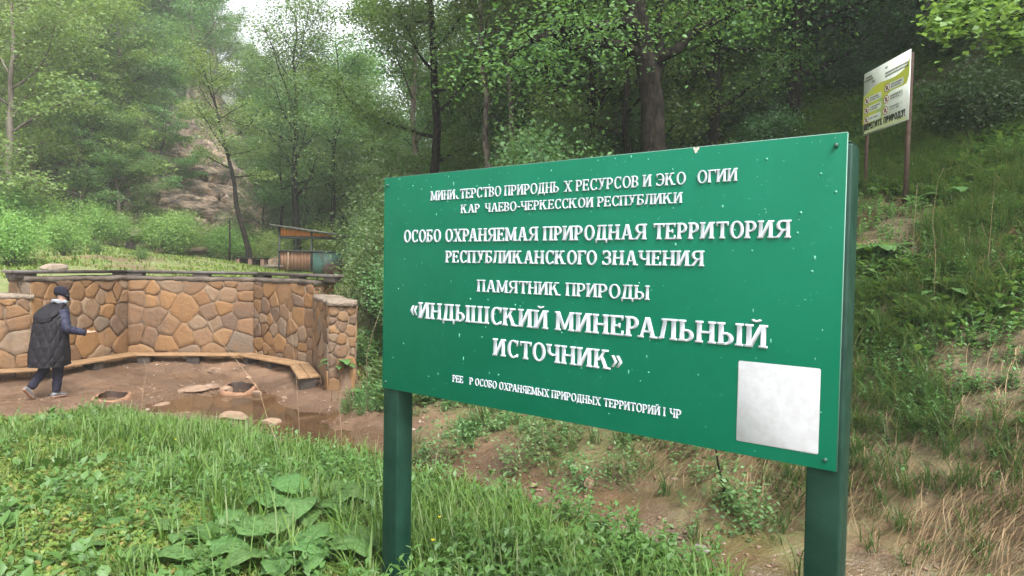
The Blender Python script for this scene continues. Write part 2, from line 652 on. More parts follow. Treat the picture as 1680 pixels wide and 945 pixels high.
geo = N(nt, 'NewGeometry')
pos = geo.outputs['Position']
n1 = noise(nt, 1.3, 6, 0.65, pos)
n2 = noise(nt, 9, 5, 0.7, pos)
n3 = noise(nt, 38, 3, 0.6, pos)
soil = mixc(nt, smooth01(nt, n1, 0.35, 0.65), (0.16, 0.09, 0.048), (0.09, 0.05, 0.027))
soil = mixc(nt, mathn(nt, 'MULTIPLY', smooth01(nt, n2, 0.5, 0.72), 0.6), soil, (0.19, 0.125, 0.08))
peb = N(nt, 'TexVoronoi')
peb.inputs['Scale'].default_value = 22
nt.links.new(pos, peb.inputs['Vector'])
pebm = mathn(nt, 'LESS_THAN', peb.outputs['Distance'], 0.16)
soil = mixc(nt, mathn(nt, 'MULTIPLY', pebm, 0.55), soil, (0.25, 0.205, 0.16))
sx = N(nt, 'SeparateXYZ')
nt.links.new(pos, sx.inputs[0])
low = smooth01(nt, mathn(nt, 'ADD', sx.outputs[2], mathn(nt, 'MULTIPLY', mathn(nt, 'SUBTRACT', n2, 0.5), 0.12)), -0.52, -0.63)
soil = mixc(nt, mathn(nt, 'MULTIPLY', low, 0.8), soil, (0.1, 0.06, 0.034))
green = mixc(nt, smooth01(nt, n2, 0.35, 0.65), (0.055, 0.095, 0.022), (0.11, 0.12, 0.035))
vegf = mathn(nt, 'MULTIPLY', att(nt, 'veg'), smooth01(nt, mathn(nt, 'ADD', n2, mathn(nt, 'MULTIPLY', n3, 0.4)), 0.45, 0.8))
wetp = smooth01(nt, noise(nt, 0.9, 6, 0.72, pos, 0.6), 0.46, 0.58)
soil = mixc(nt, mathn(nt, 'MULTIPLY', wetp, 0.7), soil, (0.075, 0.045, 0.027))
dmp = mathn(nt, 'MULTIPLY', att(nt, 'damp'), smooth01(nt, n1, 0.32, 0.55), True)
soil = mixc(nt, mathn(nt, 'MULTIPLY', dmp, 0.75), soil, (0.082, 0.043, 0.024))
colr = mixc(nt, vegf, soil, green)
colr = mixc(nt, mathn(nt, 'MULTIPLY', att(nt, 'slope'), 0.75), colr, mixc(nt, smooth01(nt, n2, 0.4, 0.6), (0.075, 0.055, 0.03), (0.12, 0.085, 0.05)))
colr = mixc(nt, mathn(nt, 'MULTIPLY', att(nt, 'straw'), smooth01(nt, n2, 0.4, 0.6)), colr, (0.2, 0.14, 0.075))
mg = mixc(nt, smooth01(nt, noise(nt, 0.55, 6, 0.7, pos), 0.38, 0.62), (0.11, 0.15, 0.04), (0.16, 0.16, 0.06))
mg = mixc(nt, mathn(nt, 'MULTIPLY', smooth01(nt, n2, 0.45, 0.7), 0.5), mg, (0.08, 0.13, 0.03))
colr = mixc(nt, att(nt, 'mead'), colr, mg)
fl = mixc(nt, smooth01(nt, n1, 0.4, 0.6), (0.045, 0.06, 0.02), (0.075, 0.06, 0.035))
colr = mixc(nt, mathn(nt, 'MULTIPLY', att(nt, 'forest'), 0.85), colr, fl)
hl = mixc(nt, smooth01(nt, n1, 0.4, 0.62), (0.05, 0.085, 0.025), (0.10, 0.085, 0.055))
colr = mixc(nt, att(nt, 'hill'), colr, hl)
nt.links.new(colr, b.inputs['Base Color'])
rg = nt.nodes.new('ShaderNodeMapRange')
nt.links.new(mathn(nt, 'MAXIMUM', low, mathn(nt, 'MAXIMUM', mathn(nt, 'MULTIPLY', wetp, 0.6), mathn(nt, 'MULTIPLY', dmp, 0.75))), rg.inputs[0])
rg.inputs[3].default_value = 0.85
rg.inputs[4].default_value = 0.16
nt.links.new(rg.outputs[0], b.inputs['Roughness'])
hh = mathn(nt, 'ADD', mathn(nt, 'MULTIPLY', n2, 0.6), mathn(nt, 'ADD', mathn(nt, 'MULTIPLY', n3, 0.35), mathn(nt, 'MULTIPLY', pebm, 0.08)))
bump(nt, b, hh, 0.8, 0.045)
M['earth'] = m
ground = link('ground', np_mesh('ground', gV, [gf], None, True, attrs), M['earth'])
tag(ground, kind='structure', label='bare brown earth, grassy bank and valley sides around the spring')

# shallow muddy water lying in the dish of the basin and trickling down the gully
m, nt, b, out = _new('muddy_water')
co = objco(nt)
nt.links.new(mixc(nt, smooth01(nt, noise(nt, 2.2, 3, 0.5, co), 0.4, 0.6), (0.07, 0.04, 0.02), (0.046, 0.026, 0.013)), b.inputs['Base Color'])
b.inputs['Roughness'].default_value = 0.05
b.inputs['IOR'].default_value = 1.33
b.inputs['Specular IOR Level'].default_value = 0.7
bump(nt, b, noise(nt, 14, 2, 0.5, co), 0.06, 0.01)
M['water'] = m
wx, wy = np.meshgrid(np.arange(-5.6, 2.4, 0.1), np.arange(4.0, 12.2, 0.1))
wi = np.arange(wx.size).reshape(wx.shape)
wf = np.stack([wi[:-1, :-1].ravel(), wi[:-1, 1:].ravel(), wi[1:, 1:].ravel(), wi[1:, :-1].ravel()], 1)
WATER_Z = FLOOR - 0.010
tag(link('water', np_mesh('water', np.stack([wx.ravel(), wy.ravel(), WATER_Z - 0.05 * np.clip(9.3 - wy.ravel(), 0, 9)], 1), [wf], None, True), M['water']), kind='structure',
    label='shallow brown puddle in the middle of the basin')

# ------------------------------------------------------------------ rock scar in the left hillside
m, nt, b, out = _new('layered_rock')
geo = N(nt, 'NewGeometry')
mp = N(nt, 'Mapping')
mp.inputs['Scale'].default_value = (0.5, 0.5, 2.2)
mp.inputs['Rotation'].default_value = (0.15, 0.25, 0)
nt.links.new(geo.outputs['Position'], mp.inputs[0])
r1 = noise(nt, 2.0, 8, 0.75, mp.outputs[0], 0.5)
r2 = noise(nt, 0.35, 5, 0.7, geo.outputs['Position'])
rc = ramp(nt, r1, [(0.36, (0.035, 0.03, 0.026)), (0.46, (0.13, 0.098, 0.075)), (0.54, (0.3, 0.22, 0.155)), (0.72, (0.48, 0.38, 0.28))])
rc = mixc(nt, smooth01(nt, r2, 0.52, 0.7), rc, (0.33, 0.22, 0.12))
rc = mixc(nt, smooth01(nt, noise(nt, 1.6, 5, 0.7, geo.outputs['Position']), 0.56, 0.66), rc, (0.07, 0.1, 0.03))
nt.links.new(rc, b.inputs['Base Color'])
b.inputs['Roughness'].default_value = 0.9
bump(nt, b, r1, 0.9, 0.25)
M['rock'] = m
SCAR = np.array([(190, 398), (205, 330), (240, 250), (225, 215), (285, 195), (318, 150), (288, 70), (345, 60), (395, 170), (400, 260), (425, 330), (470, 372), (430, 398), (330, 402)], float)
ppx, ppy = np.meshgrid(np.arange(180, 480, 3.0), np.arange(50, 410, 3.0))
rocks_V, ok = [], inpoly(ppx + 14 * (fbm(ppx * .05, ppy * .05, 5) - .5), ppy + 14 * (fbm(ppx * .05, ppy * .05, 6) - .5), SCAR)
RV = np.zeros(ppx.shape + (3,))
dd = np.concatenate([np.arange(20, 90, 0.15)])
for i in range(ppx.shape[0]):
    for j in range(ppx.shape[1]):
        if not ok[max(i - 1, 0):i + 2, max(j - 1, 0):j + 2].any():
            continue
        P = np.array([0, 0, EYE]) + dd[:, None] * ray(ppx[i, j], ppy[i, j])
        u = P[:, 2] < H(P[:, 0], P[:, 1])
        RV[i, j] = P[np.argmax(u)] if u.any() else P[-1]
        ok[i, j] &= bool(u.any()) and dd[np.argmax(u)] < 62
X_, Y_, Z_ = RV[..., 0], RV[..., 1], RV[..., 2]
lay = Z_ * 1.0 + 0.28 * X_ + 1.3 * fbm(X_ * 0.5, Z_ * 0.5, 7)
saw = lay / 0.85 - np.floor(lay / 0.85)
blk = vnoise(np.floor(X_ * 0.9 + 2.5 * fbm(X_, Z_, 3)), np.floor(lay / 0.85), 12)
bu = X_ * 0.9 + 2.5 * fbm(X_, Z_, 3)
cr = np.minimum(np.minimum(saw, 1 - saw) * 0.85, np.minimum(bu - np.floor(bu), 1 - (bu - np.floor(bu))) * 1.1)
out_amt = 0.35 + 0.35 * saw ** 2 * (0.4 + blk) + 1.1 * (fbm(X_ * 0.45, Z_ * 0.45, 9, 4) - 0.35) + 0.75 * blk - 0.45 * (1 - sstep(0.0, 0.13, cr)) + 0.25 * (fbm(X_ * 3, Z_ * 3, 14, 3) - 0.5)
RV = RV + out_amt[..., None] * np.array([0.45, -0.8, 0.35])
ri = np.arange(ppx.size).reshape(ppx.shape)
rf = np.stack([ri[:-1, :-1].ravel(), ri[1:, :-1].ravel(), ri[1:, 1:].ravel(), ri[:-1, 1:].ravel()], 1)
okf = (ok[:-1, :-1] & ok[1:, :-1] & ok[1:, 1:] & ok[:-1, 1:]).ravel()
rf = rf[okf]
used = np.unique(rf)
remap = np.full(ppx.size, -1)
remap[used] = np.arange(len(used))
tag(link('hill_rock', np_mesh('hill_rock', RV.reshape(-1, 3)[used], [remap[rf]], None, False), M['rock']), kind='structure',
    label='bare layered tan rock exposed on the steep left hillside')

# ------------------------------------------------------------------ lettering: slab-serif glyphs drawn as polygons
def glyph(ch, S, T, h, e):
    """returns (list of polygons, width); cap height 1"""
    Pl = []

    def R(x0, y0, x1, y1):
        Pl.append([(x0, y0), (x1, y0), (x1, y1), (x0, y1)])

    def serif(x0, x1, y, up=True):
        R(x0 - e, y, x1 + e, y + h) if up else R(x0 - e, y - h, x1 + e, y)

    def stem(x, y0=0.0, y1=1.0, bot=True, top=True, w=None):
        w = w or S
        R(x, y0, x + w, y1)
        if bot: serif(x, x + w, y0, True)
        if top: serif(x, x + w, y1, False)

    def L(x0, y0, x1, y1, w):      # slanted stroke with level ends, (x0,y0) its lower left corner
        Pl.append([(x0, y0), (x0 + w, y0), (x1 + w, y1), (x1, y1)])

    def arc(cx, cy, rx, ry, wx, wy, a0, a1, n=14):
        A = np.radians(np.linspace(a0, a1, n + 1))
        o = np.stack([cx + rx * np.cos(A), cy + ry * np.sin(A)], 1)
        i_ = np.stack([cx + (rx - wx) * np.cos(A), cy + (ry - wy) * np.sin(A)], 1)
        for k in range(n):
            Pl.append([tuple(o[k]), tuple(o[k + 1]), tuple(i_[k + 1]), tuple(i_[k])])

    x = e
    if ch == 'И' or ch == 'Й':
        g = 0.34
        stem(x); stem(x + S + g)
        L(x + S * 0.55, 0.10, x + S * 0.45 + g, 0.9, S * 0.95)
        w = x + 2 * S + g + e
        if ch == 'Й':
            arc(w / 2, 1.26, 0.2, 0.17, 0.09, 0.1, 200, 340, 10)
    elif ch == 'Н':
        g = 0.32
        stem(x); stem(x + S + g)
        R(x + S * .5, 0.5 - T * .5, x + S * 1.5 + g, 0.5 + T * .5)
        w = x + 2 * S + g + e
    elif ch == 'П':
        g = 0.31
        stem(x); stem(x + S + g)
        R(x - e, 1 - h, x + 2 * S + g + e, 1)
        w = x + 2 * S + g + e
    elif ch == 'Л':
        g = 0.33
        stem(x + S + g)
        L(x + 0.03, h, x + 0.16, 0.95, S * 0.9)
        arc(x - 0.02, 0.2, 0.17 + S * .6, 0.2, S * .6, 0.12, 270, 330, 5)
        R(x + 0.08, 1 - h, x + 2 * S + g + e, 1)
        w = x + 2 * S + g + e
    elif ch == 'Д':
        g = 0.30
        R(x - e * .3, 0, x + 2 * S + g + 0.13, T)
        R(x - e * .3, -0.19, x - e * .3 + T, T * .6)
        R(x + 2 * S + g + 0.13 - T, -0.19, x + 2 * S + g + 0.13, T * .6)
        R(x + S + g, 0.05, x + 2 * S + g, 1)
        L(x + 0.06, 0.05, x + 0.17, 0.97, S * 0.9)
        R(x + 0.08, 1 - h, x + 2 * S + g + e, 1)
        w = x + 2 * S + g + 0.13
    elif ch == 'М':
        g = 0.52
        stem(x, top=False); stem(x + S + g, top=False)
        R(x - e, 1 - h, x + S, 1); R(x + S + g, 1 - h, x + 2 * S + g + e, 1)
        mid = x + S + g / 2
        L(mid - S * .5, 0.08, x + S * 0.1, 1.0, S * .9)
        L(mid - S * .4, 0.08, x + S + g + S * 0.1, 1.0, S * .75)
        w = x + 2 * S + g + e
    elif ch == 'Ш':
        g = 0.25
        for k in range(3):
            stem(x + k * (S + g), bot=False)
        R(x - e, 0, x + 3 * S + 2 * g + e, h)
        w = x + 3 * S + 2 * g + e
    elif ch == 'Т':
        wd = 0.66
        R(x + wd / 2 - S / 2 - e, 0, x + wd / 2 + S / 2 + e, h)
        R(x + wd / 2 - S / 2, 0, x + wd / 2 + S / 2, 1)
        R(x, 1 - h, x + wd, 1)
        R(x, 0.74, x + T * .85, 1); R(x + wd - T * .85, 0.74, x + wd, 1)
        w = x + wd
    elif ch == 'Г':
        stem(x, top=False)
        R(x - e, 1 - h, x + 0.56, 1)
        R(x + 0.56 - T * .85, 0.72, x + 0.56, 1)
        w = x + 0.58
    elif ch == 'Е':
        stem(x, bot=False, top=False)
        R(x - e, 1 - h, x + 0.55, 1); R(x - e, 0, x + 0.57, h)
        R(x + 0.55 - T * .8, 0.75, x + 0.55, 1); R(x + 0.57 - T * .8, 0, x + 0.57, 0.26)
        R(x + S * .5, 0.5 - T * .45, x + 0.42, 0.5 + T * .45); R(x + 0.42 - T * .7, 0.38, x + 0.42, 0.63)
        w = x + 0.59
    elif ch in 'РЬЫБВЯ':
        bw = 0.52
        if ch == 'Р':
            stem(x, top=False); R(x - e, 1 - h, x + S + 0.1, 1)
            R(x + S * .5, 1 - T, x + bw - 0.27, 1); R(x + S * .5, 0.38, x + bw - 0.27, 0.38 + T)
            arc(x + bw - 0.28, 0.69, 0.31, 0.31, S, T, -90, 90)
            w = x + bw + 0.05
        elif ch in 'ЬЫ':
            stem(x)
            R(x + S * .5, 0.57 - T, x + bw - 0.26, 0.57); R(x + S * .5, 0, x + bw - 0.26, T)
            arc(x + bw - 0.27, 0.285, 0.31, 0.285, S, T, -90, 90)
            w = x + bw + 0.06
            if ch == 'Ы':
                stem(w + 0.04 + e)
                w = w + 0.04 + 2 * e + S
        elif ch == 'Б':
            stem(x, bot=False, top=False); R(x - e, 0, x + S, h); R(x - e, 1 - h, x + 0.53, 1)
            R(x + 0.53 - T * .85, 0.74, x + 0.53, 1)
            R(x + S * .5, 0.59 - T, x + bw - 0.26, 0.59); R(x + S * .5, 0, x + bw - 0.26, T)
            arc(x + bw - 0.27, 0.295, 0.32, 0.295, S, T, -90, 90)
            w = x + bw + 0.06
        elif ch == 'В':
            stem(x, bot=False, top=False); R(x - e, 0, x + S, h); R(x - e, 1 - h, x + S, 1)
            for y0, y1, r in ((0, 0.55, 0.31), (0.47, 1.0, 0.28)):
                R(x + S * .5, y1 - T * .9, x + bw - 0.26, y1); R(x + S * .5, y0, x + bw - 0.26, y0 + T * .9)
                arc(x + bw - 0.27, (y0 + y1) / 2, r, (y1 - y0) / 2, S * .95, T * .9, -90, 90)
            w = x + bw + 0.05
        else:  # Я
            X1 = x + bw - 0.02
            stem(X1, top=False); R(X1, 1 - h, X1 + S + e, 1)
            R(X1 - 0.2, 1 - T, X1 + S * .5, 1); R(X1 - 0.2, 0.4, X1 + S * .5, 0.4 + T)
            arc(X1 - 0.18, 0.7, 0.31, 0.3, S, T, 90, 270)
            L(x - 0.02, 0, X1 - 0.2, 0.48, S * .95)
            R(x - e - 0.02, 0, x + 0.16, h)
            w = X1 + S + e
    elif ch == 'О':
        arc(x + 0.37, 0.5, 0.37, 0.525, S, T, 0, 360, 30)
        w = x + 0.74
    elif ch == 'С' or ch == 'Э':
        if ch == 'С':
            arc(x + 0.36, 0.5, 0.36, 0.525, S, T, 52, 308, 24)
            R(x + 0.54, 0.68, x + 0.54 + T * .85, 1); R(x + 0.56, 0.05, x + 0.56 + T * .8, 0.24)
            w = x + 0.66
        else:
            arc(x + 0.28, 0.5, 0.37, 0.525, S, T, -128, 128, 24)
            R(x + 0.0, 0.68, x + T * .85, 1); R(x - 0.02, 0.03, x - 0.02 + T * .8, 0.26)
            R(x + 0.18, 0.5 - T * .45, x + 0.5, 0.5 + T * .45)
            w = x + 0.65
    elif ch == 'З':
        arc(x + 0.26, 0.735, 0.28, 0.285, S * .95, T, -90, 150, 16)
        arc(x + 0.26, 0.285, 0.32, 0.305, S, T, -150, 90, 16)
        R(x + 0.13, 0.5 - T * .4, x + 0.3, 0.5 + T * .5)
        R(x, 0.7, x + T * .85, 1); R(x - 0.03, 0.02, x - 0.03 + T * .85, 0.28)
        w = x + 0.6
    elif ch == 'А':
        wd = 0.78
        L(x + 0.05, 0, x + wd / 2 - S * .55, 1, T * 1.1)
        L(x + wd - 0.05 - S, 0, x + wd / 2 - S * .5, 1, S)
        R(x + 0.18, 0.27, x + wd - 0.2, 0.27 + T * .9)
        R(x - e * .6, 0, x + 0.05 + T + e, h); R(x + wd - 0.05 - S - e, 0, x + wd + e * .6, h)
        R(x + wd / 2 - S * .6, 1 - h * .8, x + wd / 2 + S * .5, 1)
        w = x + wd + e * .3
    elif ch == 'К':
        stem(x)
        L(x + S * .9, 0.42, x + 0.47, 1.0, T * 1.25)
        L(x + 0.53, 0, x + S + 0.1, 0.62, S)
        R(x + 0.36, 1 - h, x + 0.7, 1); R(x + 0.45, 0, x + 0.82, h)
        R(x + S * .5, 0.44, x + S + 0.1, 0.44 + T)
        w = x + 0.81
    elif ch == 'У':
        wd = 0.7
        L(x + wd / 2 - 0.02, 0.28, x + 0.04, 1, S)
        L(x + 0.16, 0.0, x + wd - 0.2, 1, T * 1.2)
        R(x - e, 1 - h, x + 0.3, 1); R(x + wd - 0.3, 1 - h, x + wd + e * .5, 1)
        R(x + 0.0, 0, x + 0.25, h * 1.1)
        w = x + wd + e * .3
    elif ch == 'Х':
        wd = 0.74
        L(x + wd - S - 0.02, 0, x + 0.02, 1, S)
        L(x + 0.05, 0, x + wd - T - 0.06, 1, T * 1.15)
        for y in (0, 1 - h):
            R(x - e * .8, y, x + 0.27, y + h); R(x + wd - 0.28, y, x + wd + e * .8, y + h)
        w = x + wd + e * .6
    elif ch == 'Ч':
        g = 0.3
        stem(x + S + g)
        R(x, 0.62, x + S, 1); serif(x, x + S, 1, False)
        arc(x + 0.27, 0.66, 0.27, 0.28, S, T * 1.1, 180, 275, 10)
        R(x + 0.25, 0.38, x + S * 1.5 + g, 0.38 + T * 1.05)
        w = x + 2 * S + g + e
    elif ch in 'I!':
        if ch == 'I':
            stem(x); w = x + S + e
        else:
            R(x, 0, x + S, 0.2); Pl.append([(x + S * .2, 0.3), (x + S * .8, 0.3), (x + S * 1.1, 1), (x - S * .1, 1)]); w = x + S + 0.05
    elif ch == '-':
        R(x, 0.36, x + 0.34, 0.36 + T * 1.2); w = x + 0.36
    elif ch in '«»':
        for k in (0, 0.24):
            if ch == '«':
                Pl.append([(k, .46), (k + .17, .76), (k + .29, .76), (k + .14, .46)]); Pl.append([(k, .46), (k + .14, .46), (k + .29, .16), (k + .17, .16)])
            else:
                Pl.append([(k, .76), (k + .12, .76), (k + .29, .46), (k + .15, .46)]); Pl.append([(k + .15, .46), (k + .29, .46), (k + .12, .16), (k, .16)])
        w = 0.55
    elif ch == 'c':   # what is left of a broken letter
        arc(x + 0.3, 0.34, 0.3, 0.36, S * .9, T, 175, 300, 12)
        w = x + 0.46
    elif ch == ' ':
        w = 0.33
    else:
        w = 0.3
    return Pl, w


_gc = {}
KERN = {'РА': -0.12, 'ГО': -0.08, 'ТА': -0.08, 'УР': 0.0, 'РЧ': 0.0, 'КА': 0.02, 'УБ': 0.0, 'ТО': -0.03, 'ГИ': -0.03, 'КО': -0.02, 'КЕ': 0.03}


def glyph_mesh(ch, S, T, h, e):
    k = (ch, S, T, h, e)
    if k in _gc:
        return _gc[k]
    P, w = glyph(ch, S, T, h, e)
    if not P:
        _gc[k] = (None, None, None, w)
        return _gc[k]
    vs, fs = [], []
    for p in P:
        a = sum(p[i][0] * p[(i + 1) % len(p)][1] - p[(i + 1) % len(p)][0] * p[i][1] for i in range(len(p)))
        if a < 0:
            p = p[::-1]
        fs.append(list(range(len(vs), len(vs) + len(p))))
        vs += [Vector(q) for q in p]
    r = delaunay_2d_cdt(vs, [], fs, 0, 1e-5, True)
    V = np.array([(v.x, v.y) for v in r[0]])
    T_ = np.array([f for f, o in zip(r[2], r[5]) if len(o)], int)
    cnt = {}
    for f in T_:
        for i in range(3):
            cnt[(f[i], f[(i + 1) % 3])] = 1
    B = np.array([ed for ed in cnt if (ed[1], ed[0]) not in cnt], int)
    _gc[k] = (V, T_, B, w)
    return _gc[k]


def text_shape(txt, cap, depth, S=0.2, T=0.125, h=0.12, e=0.07, track=0.045, width=None, mb=None, O=None, U=None, Vv=None, Nn=None, slant=None, gaps=None):
    """adds solid letters to mb: O origin of the baseline, U along, Vv up, Nn out of the panel; width squeezes the line to a length"""
    items, x = [], 0.0
    for i, ch in enumerate(txt):
        g = glyph_mesh(ch, S, T, h, e)
        adv = g[3] + (track if ch != ' ' else 0.0)
        if i and txt[i - 1] + ch in KERN:
            x += KERN[txt[i - 1] + ch]
        if gaps and i in gaps:
            x += gaps[i]
        items.append((g, x))
        x += adv
    tot = x - track
    kx = (width / tot) if width else cap
    for (V, T_, B, w), x0 in items:
        if V is None:
            continue
        p = O + np.outer((V[:, 0] + x0) * kx, U) + np.outer(V[:, 1] * cap, Vv)
        n = len(V)
        W = np.concatenate([p + Nn * depth, p])
        F = [tuple(f) for f in T_] + [(b_, a_, a_ + n, b_ + n) for a_, b_ in B]
        mb.add(W, F, 0)
    return tot


# ------------------------------------------------------------------ the green information board
BX, BY, BZ, BYAW, BW = -0.6157, 3.2359, 2.0076, -0.6666, 2.018
bU = np.array([math.cos(BYAW), math.sin(BYAW), 0])
bN = np.array([math.sin(BYAW), -math.cos(BYAW), 0])      # out of the face, toward the viewer
bV = np.array([0, 0, 1.0])
bO = np.array([BX, BY, BZ - 1.0])
ctr = bO + bU * BW / 2
base = np.array([ctr[0], ctr[1], 0.0])
m, nt, b, out = _new('green_paint_panel')
co = objco(nt)
gcol = mixc(nt, smooth01(nt, noise(nt, 3.0, 4, 0.6, co), 0.35, 0.7), (0.003, 0.12, 0.064), (0.0045, 0.132, 0.073))
scr = N(nt, 'TexNoise')
scr.inputs['Scale'].default_value = 30
scr.inputs['Detail'].default_value = 6
gcol = mixc(nt, mathn(nt, 'MULTIPLY', smooth01(nt, scr.outputs[0], 0.66, 0.8), 0.35), gcol, (0.04, 0.22, 0.15))
stk = noise(nt, 9, 5, 0.65, objco(nt, (1, 1, 0.06)))
gcol = mixc(nt, mathn(nt, 'MULTIPLY', smooth01(nt, stk, 0.55, 0.75), 0.35), gcol, (0.016, 0.155, 0.095))
nt.links.new(gcol, b.inputs['Base Color'])
rgh = N(nt, 'MapRange')
nt.links.new(noise(nt, 5, 5, 0.7, co), rgh.inputs[0])
rgh.inputs[3].default_value = 0.25
rgh.inputs[4].default_value = 0.55
nt.links.new(rgh.outputs[0], b.inputs['Roughness'])
b.inputs['Specular IOR Level'].default_value = 0.14
bump(nt, b, noise(nt, 6, 2, 0.5, co), 0.05, 0.01)
M['panel'] = m
M['post'] = mat('post_dark_green', (0.005, 0.026, 0.017), (0.011, 0.04, 0.027), 7, 0.45, 0.22, 0.1, 30)
M['letter'] = mat('letter_white', (0.5, 0.53, 0.58), (0.45, 0.48, 0.53), 14, 0.6, 0.15)
M['bolt'] = mat('bolt_green', (0.012, 0.06, 0.04), rough=0.35)
M['chip'] = mat('chipped_edge', (0.55, 0.5, 0.42), rough=0.7)
M['sticker'] = mat('sticker_white', (0.40, 0.41, 0.425), (0.355, 0.36, 0.37), 30, 0.8, 0.03)
m, nt, b, out = _new('rain_drop')
b.inputs['Base Color'].default_value = (0.08, 0.32, 0.23, 1)
b.inputs['Roughness'].default_value = 0.06
b.inputs['Specular IOR Level'].default_value = 0.9
M['drop'] = m

board = thing('information_board', base, 'large green board with raised white writing on two dark green posts', 'sign')


def loc(p):
    return np.asarray(p, float) - base


rot = np.stack([bU, -bN, bV], 1)
mb = MB()
mb.box(loc(bO + bU * BW / 2 + bV * 0.5 - bN * 0.002), (BW, 0.004, 1.0), rot)
panel = mb.build('panel', M['panel'], board, bevel=0.001)
# light cut edge of the sheet along its right and top rim
mb = MB()
mb.box(loc(bO + bU * (BW + 0.0012) + bV * 0.5 - bN * 0.0023), (0.0022, 0.0042, 1.0), rot)
mb.box(loc(bO + bU * BW * .5 + bV * 1.0012 - bN * 0.0023), (BW + 0.002, 0.0042, 0.0022), rot)
mb.build('panel_rim', mat('rim_pale_green', (0.14, 0.27, 0.22), rough=0.5), board)
for u in (0.052, BW - 0.036):
    p = bO + bU * u - bN * (0.004 + 0.05 + 0.003)
    zg = float(H(p[0], p[1]))
    top = BZ - (0.012 if u < 1 else 0.03)
    mb = MB()
    c = np.array([p[0], p[1], (top + zg - 0.35) / 2])
    mb.box(loc(c), (0.1, 0.1, top - zg + 0.35), rot)
    po = mb.build('post', M['post'], board, bevel=0.006)
    mb = MB()
    mb.box(loc(np.array([p[0], p[1], top + 0.004])), (0.092, 0.092, 0.006), rot)
    mb.build('post_cap', M['post'], po, bevel=0.002)
for u, v in ((0.022, 0.965), (BW - 0.028, 0.965), (0.026, 0.03), (BW - 0.03, 0.03)):
    bm = bmesh.new()
    bmesh.ops.create_uvsphere(bm, u_segments=10, v_segments=6, radius=0.008)
    me = bpy.data.meshes.new('bolt')
    bm.to_mesh(me)
    bm.free()
    o = link('bolt', me, M['bolt'], board)
    me.polygons.foreach_set('use_smooth', np.ones(len(me.polygons), bool))
    o.location = loc(bO + bU * u + bV * v + bN * 0.002)
    o.scale = (1, 0.7, 1)


def board_uv(px, py):
    r = ray(px, py)
    o = np.array([0, 0, EYE])
    t = ((bO - o) @ bN) / (r @ bN)
    d = o + r * t - bO
    return d @ bU, d @ bV


BOLD, REG = dict(S=0.175, T=0.105, h=0.1, e=0.065), dict(S=0.15, T=0.095, h=0.09, e=0.06)
for txt, bl, br, tl, tr, st, gaps in (
    ('МИНИcТЕРСТВО ПРИРОДНЬ Х РЕСУРСОВ И ЭКО ОГИИ', (706.8, 329.5), (1210, 297.5), 313.7, 276.9, REG, {21: 0.12, 39: 0.5}),
    ('КАР ЧАЕВО-ЧЕРКЕССКОИ РЕСПУБЛИКИ', (756.2, 350.2), (1119.7, 333.6), 335.6, 316.6, REG, {3: 0.3}),
    ('ОСОБО ОХРАНЯЕМАЯ ПРИРОДНАЯ ТЕРРИТОРИЯ', (662.3, 397.9), (1297.8, 391.4), 377.3, 363.1, BOLD, None),
    ('РЕСПУБЛИКАНСКОГО ЗНАЧЕНИЯ', (731.1, 431.1), (1155.3, 437.2), 411.3, 411.7, BOLD, None),
    ('ПАМЯТНИК ПРИРОДЫ', (782.9, 478.5), (1065.8, 493), 459, 469.1, REG, None),
    ('«ИНДЫШСКИЙ МИНЕРАЛЬНЫЙ', (673.6, 520.8), (1259.3, 572.4), 494.8, 534.3, BOLD, None),
    ('ИСТОЧНИК»', (808.8, 582.9), (1021.7, 608.5), 555.4, 575.5, BOLD, None),
    ('РЕЕ Р ОСОБО ОХРАНЯЕМЫХ ПРИРОДНЫХ ТЕРРИТОРИЙ I ЧР', (742.8, 626.2), (1117.7, 685.3), 614.9, 670.7, REG, {3: 0.85, 45: 0.12}),
):
    u0, v0 = board_uv(*bl)
    u1, v1 = board_uv(*br)
    cap = ((board_uv(bl[0], tl)[1] - v0) + (board_uv(br[0], tr)[1] - v1)) / 2
    mb = MB()
    dep = 0.0034 if cap > 0.05 else 0.0028
    text_shape(txt, cap, dep, width=u1 - u0, mb=mb, O=loc(bO + bU * u0 + bV * v0 + bN * 0.0006), U=bU, Vv=bV + bU * ((v1 - v0) * 0), Nn=bN, gaps=gaps, **st)
    mb.build('lettering', M['letter'], board)
# blank plastic plate where the code is glued on
u0, v0 = board_uv(1208, 722.5)
u1, v1 = board_uv(1347, 605)
cu, cv, hw, hh_ = (u0 + u1) / 2, (v0 + v1) / 2, abs(u1 - u0) / 2, abs(v1 - v0) / 2
ang = np.linspace(0, 2 * PI, 24, endpoint=False) + PI / 24
rr = 0.006
cx = np.sign(np.cos(ang)) * (hw - rr) + rr * np.cos(ang)
cy = np.sign(np.sin(ang)) * (hh_ - rr) + rr * np.sin(ang)
ring = lambda dn, k=1.0: loc(bO + np.outer(cu + cx * k, bU) + np.outer(cv + cy * k, bV) + bN * dn)
V, F = loft([ring(0.0005), ring(0.0016), ring(0.0019, 0.997)])
mb = MB()
mb.add(V, F)
mb.build('plate', M['sticker'], board)
